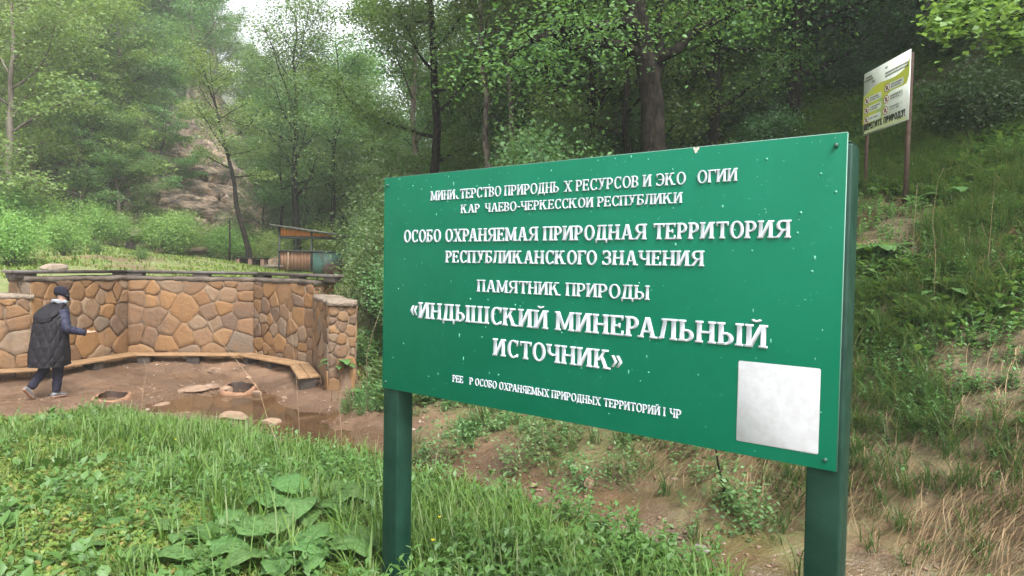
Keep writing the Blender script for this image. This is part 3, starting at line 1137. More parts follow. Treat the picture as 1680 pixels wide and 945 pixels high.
# chip in the paint at the top rim, and the rain standing on the sheet
mb = MB()
u, v = board_uv(1142, 247)
for k, (du, dv, s) in enumerate(((0, 0, 0.006), (0.007, 0.006, 0.005), (-0.006, 0.007, 0.004))):
    c = loc(bO + bU * (u + du) + bV * (v + dv) + bN * 0.0008)
    a = np.linspace(0, 2 * PI, 7, endpoint=False)
    rad = s * (0.7 + 0.6 * np.random.RandomState(k).rand(7))
    mb.add(c + np.outer(np.cos(a) * rad, bU) + np.outer(np.sin(a) * rad * 1.5, bV), [tuple(range(7))])
mb.build('paint_chip', M['chip'], panel)
rs = np.random.RandomState(4)
mb = MB()
for k in range(430):
    u, v = rs.rand() * (BW - 0.04) + 0.02, 1 - rs.rand() ** 1.5 * 0.98 - 0.01
    r = 0.0011 + 0.0035 * rs.rand() ** 4
    c = loc(bO + bU * u + bV * v)
    el = 1.0 + (rs.rand() < 0.25) * rs.rand() * 2.2
    rings = []
    a = np.linspace(0, 2 * PI, 8, endpoint=False)
    for f, hgt in ((1.0, 0.0002), (0.75, 0.35 * r), (0.35, 0.55 * r)):
        rings.append(c + np.outer(np.cos(a) * r * f, bU) + np.outer(np.sin(a) * r * f * el, bV) + bN * hgt)
    V, F = loft(rings)
    mb.add(V, F)
tag(mb.build('raindrops', M['drop'], panel, smooth=True), kind='stuff')

# ------------------------------------------------------------------ the yellow-and-white notice higher up the slope
yN_, yF_ = 9.6, 10.9
pNt, pNb = at(1493.8, 80.4, yN_), at(1489.5, 196, yN_)
pFt, pFb = at(1418, 122, yF_), at(1414.8, 223.8, yF_)
top_z, bot_z = (pNt[2] + pFt[2]) / 2, (pNb[2] + pFb[2]) / 2
A0 = np.array([(pFt[0] + pFb[0]) / 2, yF_, 0])
A1 = np.array([(pNt[0] + pNb[0]) / 2, yN_, 0])
cU = unit(A1 - A0)
cW = np.linalg.norm(A1 - A0)
cN = np.array([cU[1], -cU[0], 0])
if cN @ (np.array([0, 0, 0]) - A0) < 0:
    cN = -cN
cH = top_z - bot_z
nb = np.array([(A0[0] + A1[0]) / 2, (A0[1] + A1[1]) / 2, 0])
nb[2] = float(H(nb[0], nb[1]))
cO = np.array([A0[0], A0[1], bot_z])
# the left-hand edge hangs lower in the photograph: the whole sheet leans a little
skew = ((pNb[2] + pNt[2]) - (pFb[2] + pFt[2])) / 2
cUs = unit(cU * cW + np.array([0, 0, skew]))
cO[2] -= skew / 2
cO = cO
M['y_white'] = mat('notice_white', (0.8, 0.82, 0.78), (0.72, 0.77, 0.64), 5, 0.5)
M['y_yellow'] = mat('notice_yellow_green', (0.68, 0.68, 0.07), (0.55, 0.65, 0.13), 3, 0.5)
M['y_green'] = mat('notice_green', (0.36, 0.52, 0.1), (0.5, 0.6, 0.2), 4, 0.5)
M['y_black'] = mat('notice_black', (0.02, 0.03, 0.015), rough=0.5)
M['y_grey'] = mat('notice_grey_print', (0.16, 0.18, 0.13), rough=0.5)
M['y_red'] = mat('notice_red_ring', (0.45, 0.1, 0.06), rough=0.5)
M['y_lime'] = mat('notice_pale_lime', (0.6, 0.66, 0.3), (0.66, 0.7, 0.45), 6, 0.5)
M['rust_post'] = mat('rusty_post', (0.05, 0.033, 0.026), (0.085, 0.055, 0.042), 14, 0.85, 0.2, 0.3, 50)
notice = thing('notice_board', nb, 'yellow-green and white notice on two thin rusty posts on the slope', 'sign')
nl = lambda p: np.asarray(p, float) - nb
nP = lambda u, v, n=0.0: nl(cO + np.multiply.outer(u * cW, cUs) + np.multiply.outer(v * cH, bV) + cN * n)
rot2 = np.stack([cUs, -cN, np.cross(cUs, -cN)], 1)
V = np.array([nP(0, 0), nP(1, 0), nP(1, 1), nP(0, 1), nP(0, 0, -.012), nP(1, 0, -.012), nP(1, 1, -.012), nP(0, 1, -.012)])
mb = MB()
mb.add(V, np.array([[0, 1, 2, 3], [7, 6, 5, 4], [0, 4, 5, 1], [1, 5, 6, 2], [2, 6, 7, 3], [3, 7, 4, 0]]))
npanel = mb.build('panel', M['y_white'], notice)


def nsheet(poly, mname, z, name='print', par=None):
    mb = MB()
    mb.add(np.array([nP(u, v, z) for u, v in poly]), [tuple(range(len(poly)))])
    return mb.build(name, M[mname], par or npanel)


def blob(u, v, ru, rv, n=20):
    return [(u + ru * math.cos(a), v + rv * math.sin(a)) for a in np.linspace(0, 2 * PI, n, endpoint=False)]


cur = lambda x: 0.5 + 0.12 * math.sin(x * 2.2)
nsheet([(0.0, 0.18)] + [(0.0, 0.62)] + [(t, 0.62 + 0.2 * t + 0.05 * math.sin(t * 6)) for t in np.linspace(0.1, 0.9, 9)] + [(1, 0.885), (1, 0.66)] + [(t, 0.60 - 0.34 * (1 - t) ** 1.0 - 0.05 * math.sin(t * 8)) for t in np.linspace(0.95, 0.45, 7)] + [(0.4, 0.16)], 'y_yellow', 0.0012, 'yellow_print')
nsheet([(0.05, 0.02), (0.98, 0.02), (0.98, 0.055), (0.55, 0.12), (0.4, 0.3), (0.2, 0.12), (0.05, 0.10)], 'y_lime', 0.0024, 'lime_print')
nsheet(blob(0.42, 0.34, 0.09, 0.16), 'y_green', 0.0036, 'green_print')
mbw, mbk = MB(), MB()
for u, v, lines in ((0.09, 0.54, 2), (0.09, 0.39, 2), (0.09, 0.235, 1), (0.55, 0.60, 2), (0.54, 0.43, 2), (0.53, 0.265, 2)):
    ru, rv = 0.062, 0.062
    mbw.add(np.array([nP(a, b_, 0.005) for a, b_ in blob(u, v, ru, rv)]), [tuple(range(20))])
    mbr = MB()
    o1, i1 = blob(u, v, ru, rv), blob(u, v, ru * 0.84, rv * 0.84)
    for k in range(20):
        mbr.add(np.array([nP(*q, 0.0062) for q in (o1[k], o1[(k + 1) % 20], i1[(k + 1) % 20], i1[k])]), [(0, 1, 2, 3)])
    mbr.add(np.array([nP(*q, 0.0062) for q in ((u - .04, v + .035), (u - .03, v + .045), (u + .04, v - .035), (u + .03, v - .045))]), [(0, 1, 2, 3)])
    mbr.build('prohibition_symbol', M['y_red'], npanel)
    mbk.add(np.array([nP(*q, 0.0055) for q in ((u - .02, v - .03), (u + .015, v - .03), (u + .02, v + .012), (u, v + .035), (u - .022, v + .01))]), [tuple(range(5))])
    # pale capsule behind each line of small print
    mbw.add(np.array([nP(*q, 0.0048) for q in ((u + .05, v - .05), (u + .33, v - .05), (u + .35, v), (u + .33, v + .05), (u + .05, v + .05))]), [tuple(range(5))])
    for q in range(lines):
        vv = v + 0.018 - q * 0.036 if lines == 2 else v
        mbg = MB()
        x, rs2 = u + 0.085, np.random.RandomState(int(u * 100 + v * 1000) + q)
        while x < u + 0.31 - 0.05 * rs2.rand():
            wd = 0.008 + 0.008 * rs2.rand()
            mbg.add(np.array([nP(a, b_, 0.0060) for a, b_ in ((x, vv - .012), (x + wd, vv - .012), (x + wd, vv + .012), (x, vv + .012))]), [(0, 1, 2, 3)])
            x += wd + 0.0045 + (0.012 if rs2.rand() < 0.15 else 0)
        mbg.build('small_print', M['y_grey'], npanel)
for v, x0, x1 in ((0.83, 0.5, 0.97), (0.785, 0.5, 0.97), (0.91, 0.05, 0.2), (0.865, 0.03, 0.22), (0.915, 0.5, 0.53), (0.81, 0.2, 0.24)):
    mbg = MB()
    x, rs2 = x0, np.random.RandomState(int(v * 1000))
    while x < x1:
        wd = 0.01 + 0.012 * rs2.rand()
        mbg.add(np.array([nP(a, b_, 0.0060) for a, b_ in ((x, v - .015), (x + wd, v - .015), (x + wd, v + .015), (x, v + .015))]), [(0, 1, 2, 3)])
        x += wd + 0.005
    mbg.build('small_print', M['y_grey'], npanel)
mbw.build('white_print', M['y_white'], npanel)
mbk.build('pictograms', M['y_black'], npanel)
mb = MB()
text_shape('БЕРЕГИТЕ ПРИРОДУ!', 0.10 * cH, 0.0015, S=0.24, T=0.2, h=0.2, e=0.0, track=0.1, width=0.9 * cW, mb=mb, O=nP(0.05, 0.07, 0.0056), U=cUs, Vv=bV, Nn=cN)
mb.build('lettering', M['y_black'], npanel)
for u in (0.04, 0.94):
    p = cO + cUs * u * cW - cN * 0.062
    zg = float(H(p[0], p[1]))
    ztop = (cO + cUs * u * cW)[2] + cH * 0.97
    mb = MB()
    mb.tube([nl((p[0] - 0.02, p[1], zg - 0.4)), nl((p[0] - 0.01, p[1], (zg + ztop) / 2)), nl((p[0], p[1], ztop))], 0.034 if u > 0.5 else 0.028, 10)
    mb.build('post', M['rust_post'], notice, smooth=True)

# ------------------------------------------------------------------ stone wall round the spring
def stone_mat(name, cols, stain=(0.085, 0.06, 0.042)):
    m, nt, b, out = _new(name)
    geo = N(nt, 'NewGeometry')
    pos = geo.outputs['Position']
    r = ramp(nt, geo.outputs['Random Per Island'], [(i / (len(cols) - 1), c) for i, c in enumerate(cols)])
    f1 = noise(nt, 2.2, 6, 0.7, pos, 0.3)
    c = mixc(nt, mathn(nt, 'MULTIPLY', smooth01(nt, f1, 0.42, 0.72), 0.55), r, (0.18, 0.082, 0.026))
    mp = N(nt, 'Mapping')
    mp.inputs['Scale'].default_value = (2.6, 2.6, 0.35)
    nt.links.new(pos, mp.inputs[0])
    f2 = noise(nt, 1.3, 5, 0.6, mp.outputs[0])
    c = mixc(nt, mathn(nt, 'MULTIPLY', smooth01(nt, f2, 0.55, 0.75), 0.6), c, stain)
    f3 = noise(nt, 16, 5, 0.75, pos)
    c = mixc(nt, mathn(nt, 'MULTIPLY', smooth01(nt, f3, 0.5, 0.75), 0.35), c, (0.2, 0.12, 0.055))
    nt.links.new(c, b.inputs['Base Color'])
    b.inputs['Roughness'].default_value = 0.72
    bump(nt, b, mathn(nt, 'ADD', f3, mathn(nt, 'MULTIPLY', noise(nt, 5, 4, 0.6, pos), 0.8)), 0.7, 0.03)
    return m


M['flag'] = stone_mat('ochre_flagstone', [(0.15, 0.078, 0.032), (0.205, 0.108, 0.04), (0.12, 0.066, 0.032), (0.23, 0.122, 0.044), (0.175, 0.1, 0.05), (0.10, 0.062, 0.04), (0.2, 0.135, 0.08), (0.125, 0.095, 0.068)])
M['mortar'] = mat('grey_mortar', (0.19, 0.13, 0.083), (0.125, 0.088, 0.06), 6, 0.9, 0.2, 0.5, 40)
M['coping'] = mat('coping_rubble', (0.13, 0.105, 0.08), (0.075, 0.06, 0.048), 5, 0.9, 0.2, 0.9, 25, bdist=0.03)
M['coping_top'] = mat('coping_dusty', (0.25, 0.2, 0.155), (0.15, 0.12, 0.09), 4, 0.9, 0.2, 0.9, 25, bdist=0.03)


def clip_poly(P, n, c):
    out = []
    for i in range(len(P)):
        a, b_ = P[i], P[(i + 1) % len(P)]
        da, db = a @ n - c, b_ @ n - c
        if da <= 0: out.append(a)
        if da * db < 0: out.append(a + (b_ - a) * (da / (da - db)))
    return out


def flag_cells(W, Hh, size, seed):
    rs = np.random.RandomState(seed)
    pts, tries = [], 0
    while tries < 3000:
        tries += 1
        p = np.array([rs.rand() * W, rs.rand() * Hh])
        big = size * (0.42 + 1.15 * rs.rand()) * (1.2 - 0.45 * p[1] / Hh)
        if all(np.hypot((p - q)[0] * 0.85, (p - q)[1] * 1.05) > 0.5 * (big + b2) for q, b2 in pts):
            pts.append((p, big))
    P = np.array([p for p, _ in pts])
    cells = []
    for i, p in enumerate(P):
        poly = [np.array(v, float) for v in ((0, 0), (W, 0), (W, Hh), (0, Hh))]
        for j in np.argsort(((P - p) ** 2).sum(1))[1:18]:
            d = P[j] - p
            wgt = (pts[i][1] ** 2 - pts[j][1] ** 2) * 0.12
            poly = clip_poly(poly, d, (P[j] @ P[j] - p @ p + wgt) / 2)
            if len(poly) < 3: break
        if len(poly) >= 3: cells.append(poly)
    return cells


def facing(mb, O, U, W, Hh, Nn, size, seed, m=0):
    """irregular flagstones standing proud of a mortar bed on a vertical face"""
    rs = np.random.RandomState(seed + 100)
    for poly in flag_cells(W, Hh, size, seed):
        P = np.array(poly)
        c = P.mean(0)
        Q = []
        for i in range(len(P)):     # break each edge and roughen it
            a, b_ = P[i], P[(i + 1) % len(P)]
            L_ = np.linalg.norm(b_ - a)
            k = max(1, int(L_ / 0.07))
            for t in range(k):
                Q.append(a + (b_ - a) * t / k)
        Q = np.array(Q)
        if len(Q) < 3: continue
        Q = 0.76 * Q + 0.12 * (np.roll(Q, 1, 0) + np.roll(Q, -1, 0))
        r = np.linalg.norm(Q - c, axis=1, keepdims=True)
        gap = 0.002 + 0.004 * rs.rand()
        if r.min() < gap * 2.2: continue
        Q = c + (Q - c) * (1 - gap / r) + rs.randn(*Q.shape) * 0.008
        dep = 0.006 + 0.014 * rs.rand()
        tilt = rs.randn(2) * 0.025

        def ring(k, dn):
            q = c + (Q - c) * k
            return O + np.outer(q[:, 0], U) + np.outer(q[:, 1], (0, 0, 1.0)) + np.outer(dn + (q - c) @ tilt, Nn)
        V, F = loft([ring(1.0, -0.01), ring(1.0, dep * 0.85), ring(0.992, dep), ring(0.6, dep + 0.001)])
        mb.add(V, F, m)


def rubble_cap(mb, A, B, thick, z, hgt, Nin, seed, m=0):
    """rough mortared top course from A to B, thick behind the face"""
    L_ = np.linalg.norm(B - A)
    U = (B - A) / L_
    nu, nv = max(4, int(L_ / 0.07)), 8
    u = np.linspace(0, L_, nu)
    prof = [(0.02, -hgt), (0.028, -hgt * 0.4), (0.01, 0.0), (-thick * 0.33, 0.012), (-thick * 0.66, 0.01), (-thick, 0.0), (-thick - 0.015, -hgt * 0.5), (-thick, -hgt)]
    rings = []
    for k, uu in enumerate(u):
        p = []
        for j, (o, dz) in enumerate(prof):
            nz = fbm(np.array(uu * 6 + j * 0.9), np.array(j * 1.7 + seed), seed, 3) - 0.5
            q = A + U * uu + Nin * (o + 0.055 * nz)
            p.append((q[0], q[1], z + dz + 0.05 * (fbm(np.array(uu * 4.0), np.array(j * 1.3 + seed), seed + 3, 3) - 0.5)))
        rings.append(np.array(p))
    V, F = loft(rings)
    mb.add(V, F, m)


WALL_TOP, WING_TOP = 1.27, 0.98
THICK = 0.45
BOT = -0.75
wall = thing('stone_wall', (-6.5, 13.8, FLOOR), 'curved wall of ochre flagstones enclosing the spring basin', 'wall')
wb = np.array(wall.location)


def wall_piece(A, B, top, seed, size=0.42, name='wall_panel', thick=THICK, end_face=False):
    A, B = np.asarray(A, float), np.asarray(B, float)
    U = unit(B - A)
    Nin = np.array([U[1], -U[0]])
    L_ = np.linalg.norm(B - A)
    A3, U3, N3 = np.array([A[0], A[1], BOT]) - wb, np.array([U[0], U[1], 0]), np.array([Nin[0], Nin[1], 0])
    mb = MB()
    c = (A + B) / 2 - Nin * thick / 2
    R = np.stack([U3, -N3, (0, 0, 1)], 1)
    mb.box(np.array([c[0], c[1], (BOT + top) / 2 - 0.045]) - wb, (L_ + (0.02 if not end_face else 0), thick, top - BOT - 0.09), R, 1)
    facing(mb, A3 + N3 * 0.001, U3, L_, top - BOT - 0.07, N3, size, seed)
    if end_face:      # free end of the wing, faced with smaller stones
        E3 = np.array([B[0], B[1], BOT]) - wb - N3 * thick
        facing(mb, E3 + U3 * 0.001, N3, thick, top - BOT - 0.07, U3, 0.27, seed + 7)
        O3 = np.array([B[0], B[1], BOT]) - wb - N3 * (thick + 0.001)
        facing(mb, O3, -U3, L_, top - BOT - 0.07, -N3, 0.33, seed + 9)
    o = mb.build(name, [M['flag'], M['mortar']], wall)
    mb = MB()
    rubble_cap(mb, A - U * 0.03 - wb[:2], B + U * 0.05 - wb[:2], thick, top - wb[2], 0.085, Nin, seed)
    mb.build('coping', M['coping'] if top > 1.1 else M['coping_top'], o)
    return o


wall_piece(P0, P1, WALL_TOP, 1)
wall_piece(P1, P2, WALL_TOP, 2)
wall_piece(P2, P3, WALL_TOP, 3, 0.34)
wall_piece(PW, P0, WING_TOP, 4, 0.33, 'wing_wall')
wall_piece(P3, PE, WING_TOP + 0.02, 5, 0.40, 'pier', 0.44, True)
# quoin closing the step between wing and wall
U01 = unit(P0 - P1)
mb = MB()
N01 = np.array([-U01[1], U01[0]])
n01 = np.array([unit(P1 - P0)[1], -unit(P1 - P0)[0]])
E3 = np.array([P0[0], P0[1], WING_TOP - 0.05]) - wb - np.append(n01, 0) * THICK
facing(mb, E3 + np.append(U01, 0) * 0.012, np.append(n01, 0), THICK, WALL_TOP - WING_TOP - 0.02, np.append(U01, 0), 0.3, 21)
E3 = np.array([P3[0], P3[1], WING_TOP - 0.05]) - wb
u23 = unit(P3 - P2)
n23 = np.array([u23[1], -u23[0]])
facing(mb, E3 - np.append(n23, 0) * THICK + np.append(u23, 0) * 0.012, np.append(n23, 0), THICK, WALL_TOP - WING_TOP - 0.02, np.append(u23, 0), 0.25, 22)
mb.build('end_stones', M['flag'], wall)


def miter(line, off):
    out = []
    L_ = [np.asarray(p, float) for p in line]
    for i, p in enumerate(L_):
        ns = []
        if i > 0:
            u = unit(p - L_[i - 1]); ns.append(np.array([u[1], -u[0]]))
        if i < len(L_) - 1:
            u = unit(L_[i + 1] - p); ns.append(np.array([u[1], -u[0]]))
        n = unit(sum(ns))
        out.append(p + n * off / max(0.4, n @ ns[0]))
    return out


M['wood_new'] = mat('planed_bench_wood', (0.27, 0.165, 0.085), (0.18, 0.108, 0.055), 5, 0.6, 0.3, 0.2, 30, (1, 1, 6))
M['shaded_block'] = mat('shade_dark_block', (0.06, 0.045, 0.035), (0.035, 0.027, 0.022), 8, 0.8)  # shade under the bench put into the dark colour of its supports
M['wood_black'] = mat('weathered_black_wood', (0.035, 0.028, 0.024), (0.075, 0.062, 0.052), 8, 0.55, 0.5, 0.4, 30)
M['wood_top'] = mat('sky_sheen_wood', (0.15, 0.125, 0.11), (0.09, 0.072, 0.062), 8, 0.4, 0.5, 0.3, 30)  # sky reflection on the dark rail's top painted in as lighter grey

# bench of boards round the inside of the wall, on stone blocks
BZ_ = -0.27
bench = thing('wall_bench', (-6.4, 13.2, FLOOR), 'long wooden plank bench running along the foot of the stone wall', 'bench')
bb = np.array(bench.location)
inn, outn = miter(WALL_LINE, 0.08), miter(WALL_LINE, 0.44)
outn[4] = outn[4] * 1.0
for i in range(5):
    a0, a1, b0, b1 = inn[i], inn[i + 1], outn[i], outn[i + 1]
    if i == 4:
        t = 0.80
        a1, b1 = a0 + (a1 - a0) * t, b0 + (b1 - b0) * (t + 0.06)
    for k, (f0, f1) in enumerate(((0.0, 0.485), (0.515, 1.0))):
        q = [a0 + (b0 - a0) * f0, a1 + (b1 - a1) * f0, a1 + (b1 - a1) * f1, a0 + (b0 - a0) * f1]
        e_ = 0.004
        ctr_ = sum(q) / 4
        q = [ctr_ + (p - ctr_) * (1 - e_) for p in q]
        dz = 0.004 * ((i + k) % 2)
        V = np.array([[p[0], p[1], BZ_ - 0.036 + dz] for p in q] + [[p[0], p[1], BZ_ + dz] for p in q]) - bb
        mb = MB()
        mb.add(V, np.array([[0, 3, 2, 1], [4, 5, 6, 7], [0, 1, 5, 4], [1, 2, 6, 5], [2, 3, 7, 6], [3, 0, 4, 7]]))
        mb.build('seat_plank', M['wood_new'], bench, bevel=0.006)
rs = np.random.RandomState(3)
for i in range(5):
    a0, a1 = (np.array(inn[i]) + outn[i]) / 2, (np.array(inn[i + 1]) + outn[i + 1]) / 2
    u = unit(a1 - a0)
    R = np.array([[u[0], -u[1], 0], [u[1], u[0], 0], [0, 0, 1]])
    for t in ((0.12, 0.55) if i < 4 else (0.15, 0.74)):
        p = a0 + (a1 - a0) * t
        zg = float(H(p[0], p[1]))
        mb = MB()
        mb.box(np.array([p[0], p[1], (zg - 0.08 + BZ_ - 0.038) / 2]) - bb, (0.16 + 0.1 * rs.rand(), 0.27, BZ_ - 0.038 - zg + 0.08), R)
        mb.build('support', M['shaded_block'], bench, bevel=0.02)

# dark rail of planks on short blocks along the top of the wall
rail = thing('wall_rail', (-6.4, 13.9, WALL_TOP), 'black weathered plank rail on short blocks along the top of the stone wall', 'rail')
rb = np.array(rail.location)
tops = miter([P0 - unit(P1 - P0) * 0.25, P1, P2, P3 + unit(P3 - P2) * 0.5], -0.2)
RZ = WALL_TOP + 0.075
for i in range(3):
    a0, a1 = tops[i], tops[i + 1]
    u = unit(a1 - a0)
    R = np.array([[u[0], -u[1], 0], [u[1], u[0], 0], [0, 0, 1]])
    L_ = np.linalg.norm(a1 - a0)
    c = (a0 + a1) / 2
    mb = MB()
    mb.box(np.array([c[0], c[1], RZ + 0.022 + i % 2 * 0.003]) - rb, (L_ + 0.05, 0.2, 0.044), R)
    mb.build('plank', M['wood_top'], rail, bevel=0.006)
    mb = MB()
    n_ = np.array([u[1], -u[0]])
    cc = c + n_ * 0.107
    mb.box(np.array([cc[0], cc[1], RZ + 0.014]) - rb, (L_ - 0.02, 0.012, 0.062), R)
    mb.build('front_board', M['wood_black'], rail)
    for t in {0: (0.10, 0.97), 1: (0.06, 0.56), 2: (0.02, 0.5, 0.93)}[i]:
        p = a0 + (a1 - a0) * t
        mb = MB()
        mb.box(np.array([p[0], p[1], (WALL_TOP - 0.02 + RZ) / 2]) - rb, (0.42 if t < 0.2 else 0.32, 0.19, RZ - WALL_TOP + 0.02 - 0.002), R)
        mb.build('block', M['wood_black'], rail, bevel=0.008)

# ------------------------------------------------------------------ concrete well rings sunk in the mud
M['ring'] = mat('rusty_clay_concrete', (0.25, 0.14, 0.08), (0.165, 0.088, 0.05), 7, 0.75, 0.3, 0.5, 40)
M['shaded_wet_clay'] = mat('shade_darkened_wet_clay', (0.045, 0.026, 0.017), (0.025, 0.015, 0.01), 8, 0.4)  # wet clay, darkened further to carry the deep shade inside the ring
M['dark_water'] = mat('dark_well_water', (0.03, 0.02, 0.014), rough=0.08)


def well_ring(px, py, ro, label, tilt, high):
    p = hit(px, py)
    zg = float(H(p[0], p[1]))
    t = thing('well_ring', (p[0], p[1], zg), label, 'well ring', 'well rings in the spring basin')
    n = 36
    a = np.linspace(0, 2 * PI, n, endpoint=False)
    rs = np.random.RandomState(int(px))
    nz = 0.012 * np.sin(a * 3 + px) + 0.008 * rs.randn(n)
    ri_ = ro * 0.82
    rings = []
    for r, z, k in ((ro * 1.05, -0.25, 0), (ro * 1.01, high * .6, 1), (ro * 0.96, high, 1), (ri_ * 1.02, high, 1), (ri_, high - 0.02, 1), (ri_ * 0.99, -0.28, 0)):
        zz = z + k * nz + k * tilt * np.sin(a)
        rings.append(np.stack([np.cos(a) * (r + 0.008 * rs.randn(n)), np.sin(a) * r, zz], 1))
    V, F = loft(rings[:4], False)
    mb = MB()
    mb.add(V, F)
    mb.build('rim', M['ring'], t, smooth=True)
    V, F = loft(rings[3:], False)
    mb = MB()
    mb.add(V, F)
    mb.build('inner_wall', M['shaded_wet_clay'], t, smooth=True)
    mb = MB()
    mb.add(np.stack([np.cos(a) * ri_, np.sin(a) * ri_, np.full(n, -0.16)], 1), [tuple(range(n))])
    mb.build('water_surface', M['dark_water'], t)


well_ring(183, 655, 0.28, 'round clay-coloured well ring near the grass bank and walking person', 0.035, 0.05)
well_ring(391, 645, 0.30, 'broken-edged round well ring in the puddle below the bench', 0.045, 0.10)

# ------------------------------------------------------------------ loose stones
M['slab'] = mat('pinkish_slab', (0.25, 0.165, 0.11), (0.17, 0.11, 0.073), 6, 0.6, 0.4, 0.6, 25, bdist=0.02)
M['slab_grey'] = mat('greyish_stone', (0.24, 0.215, 0.19), (0.15, 0.13, 0.115), 7, 0.7, 0.4, 0.6, 25, bdist=0.02)


def stone(name, p, size, seed, mtl, label, cat='stone', group=None, sink=0.3, rz=None):
    """angular weathered stone from a noisy, clipped ball"""
    rs = np.random.RandomState(seed)
    bm = bmesh.new()
    bmesh.ops.create_icosphere(bm, subdivisions=3, radius=1.0)
    V = np.array([v.co[:] for v in bm.verts])
    for _ in range(9):
        n = unit(rs.randn(3))
        c = 0.45 + 0.4 * rs.rand()
        d = V @ n - c
        V = V - np.outer(np.maximum(d, 0), n) * 0.92
    V = V + 0.05 * (vnoise(V[:, 0] * 3 + seed, V[:, 1] * 3 + V[:, 2] * 2, seed)[:, None] - 0.5) * unit(V)
    V *= np.array(size) / 2
    for v, q in zip(bm.verts, V):
        v.co = q
    me = bpy.data.meshes.new(name)
    bm.to_mesh(me)
    bm.free()
    o = link(name, me, mtl)
    o.location = (p[0], p[1], float(H(p[0], p[1])) + size[2] * (0.5 - sink))
    o.rotation_euler = (rs.randn() * 0.06, rs.randn() * 0.06, rs.rand() * 6.28 if rz is None else rz)
    return tag(o, label, cat, group)


SG = 'loose stones lying in the spring basin'
for px, py, sz, mt, lb in (
    (352, 611, (0.36, 0.26, 0.14), 'slab', 'pinkish block lying alone on wet mud in front of the bench'),
    (322, 641, (0.55, 0.4, 0.10), 'slab', 'broad flat slab just left of the broken well ring'),
    (300, 643, (0.32, 0.22, 0.07), 'slab', 'small flat slab tucked at the left end of the slab pile'),
    (345, 637, (0.32, 0.3, 0.12), 'slab', 'tilted slab leaning between slab pile and broken well ring'),
    (372, 648, (0.2, 0.22, 0.2), 'slab', 'chunky stone against the near edge of the broken well ring'),
    (421, 652, (0.22, 0.18, 0.15), 'slab', 'reddish wedge of stone on the right of the broken well ring'),
    (268, 667, (0.5, 0.24, 0.06), 'slab', 'thin slab at the water edge behind the tall grass'),
    (305, 672, (0.36, 0.18, 0.05), 'slab', 'narrow wet slab partly under the brown puddle'),
    (336, 664, (0.22, 0.14, 0.06), 'slab', 'small dark stone in the middle of the puddle'),
    (360, 675, (0.26, 0.17, 0.06), 'slab', 'pale pebble-like stone half sunk in the puddle'),
    (383, 689, (0.42, 0.3, 0.17), 'slab', 'biggest rounded stone at the near edge of the puddle'),
    (368, 689, (0.16, 0.12, 0.09), 'slab', 'little stone touching the biggest puddle stone'),
    (446, 699, (0.34, 0.2, 0.14), 'slab', 'brown block on the mud right of the water outlet'),
    (408, 621, (0.13, 0.1, 0.06), 'slab', 'tiny flat stone behind the broken well ring'),
    (467, 655, (0.14, 0.12, 0.06), 'slab', 'tiny stone on the bare slope right of the puddle'),
    (408, 713, (0.3, 0.16, 0.05), 'slab', 'flat stone beside the trickle leaving the basin'),
):
    p = hit(px, py)
    stone('loose_stone', p, sz, int(px * 7 + py), M[mt], lb, 'stone', SG, 0.22)
GG = 'stones lying in the muddy gully below the board'
for px, py, sz, mt, lb in (
    (716, 792, (0.26, 0.2, 0.1), 'slab', 'tan flat stone beside the left board post'),
    (700, 787, (0.16, 0.12, 0.08), 'slab_grey', 'grey stone against the tan flat stone by the left post'),
    (826, 822, (0.2, 0.15, 0.08), 'slab_grey', 'dark grey stone alone in the gully bed'),
    (760, 815, (0.22, 0.16, 0.05), 'slab_grey', 'wet grey slab at the edge of the grassy bank'),
    (965, 803, (0.16, 0.03, 0.14), 'slab', 'upright orange flake of stone under the board'),
    (1037, 892, (0.16, 0.12, 0.06), 'slab_grey', 'grey stone in the mud below the board middle'),
    (1150, 905, (0.2, 0.13, 0.05), 'slab_grey', 'wide flat stone in the nearest gully mud'),
    (1010, 880, (0.12, 0.1, 0.05), 'slab_grey', 'small grey stone left of the gully mud stones'),
    (876, 800, (0.1, 0.08, 0.05), 'slab', 'small tan stone on the lumpy earth'),
    (905, 905, (0.14, 0.1, 0.06), 'slab_grey', 'grey stone where grass meets the gully'),
):
    p = hit(px, py)
    stone('loose_stone', p, sz, int(px * 3 + py), M[mt], lb, 'stone', GG, 0.25)
p = ground_at(88, 15.5)
stone('boulder', p, (0.62, 0.4, 0.24), 77, M['coping_top'], 'pale flat boulder on the grass behind the left end of the rail', 'boulder', None, 0.2, 0.2)
for px, d, sz, lb in ((282, 29, (1.6, 0.8, 0.6), 'pale boulder by the round bush at the hill foot'), (320, 30, (2.2, 0.9, 0.6), 'long tan boulder at the bottom of the rock scar'),
                      (451, 30.5, (0.9, 0.8, 1.0), 'brown block of rock beside the wooden kiosk')):
    stone('boulder', ground_at(px, d), sz, int(px), M['slab'], lb, 'boulder', 'boulders on the meadow', 0.3)

# ------------------------------------------------------------------ wooden kiosk, rusty bin, hearth, stump on the meadow
M['kiosk_wood'] = mat('weathered_brown_boards', (0.17, 0.085, 0.05), (0.22, 0.125, 0.08), 5, 0.8, 0.2, 0.3, 30, (8, 8, 0.6))
M['orange_wood'] = mat('orange_varnished_boards', (0.50, 0.17, 0.03), (0.40, 0.125, 0.022), 6, 0.5, 0.3, 0.2, 30, (8, 8, 0.6))
M['kiosk_frame'] = mat('dark_green_frame', (0.03, 0.04, 0.035), (0.05, 0.055, 0.045), 8, 0.6)
M['roof_tin'] = mat('dull_tin_roof', (0.12, 0.12, 0.11), (0.075, 0.065, 0.055), 6, 0.5)
KD = 28.0
k0 = at(457, 443, KD)
kz = float(H(k0[0], k0[1]))
kz = min(kz, k0[2])
kiosk = thing('wooden_kiosk', (k0[0], KD, kz), 'open wooden kiosk with orange boards under its slanting roof', 'kiosk')
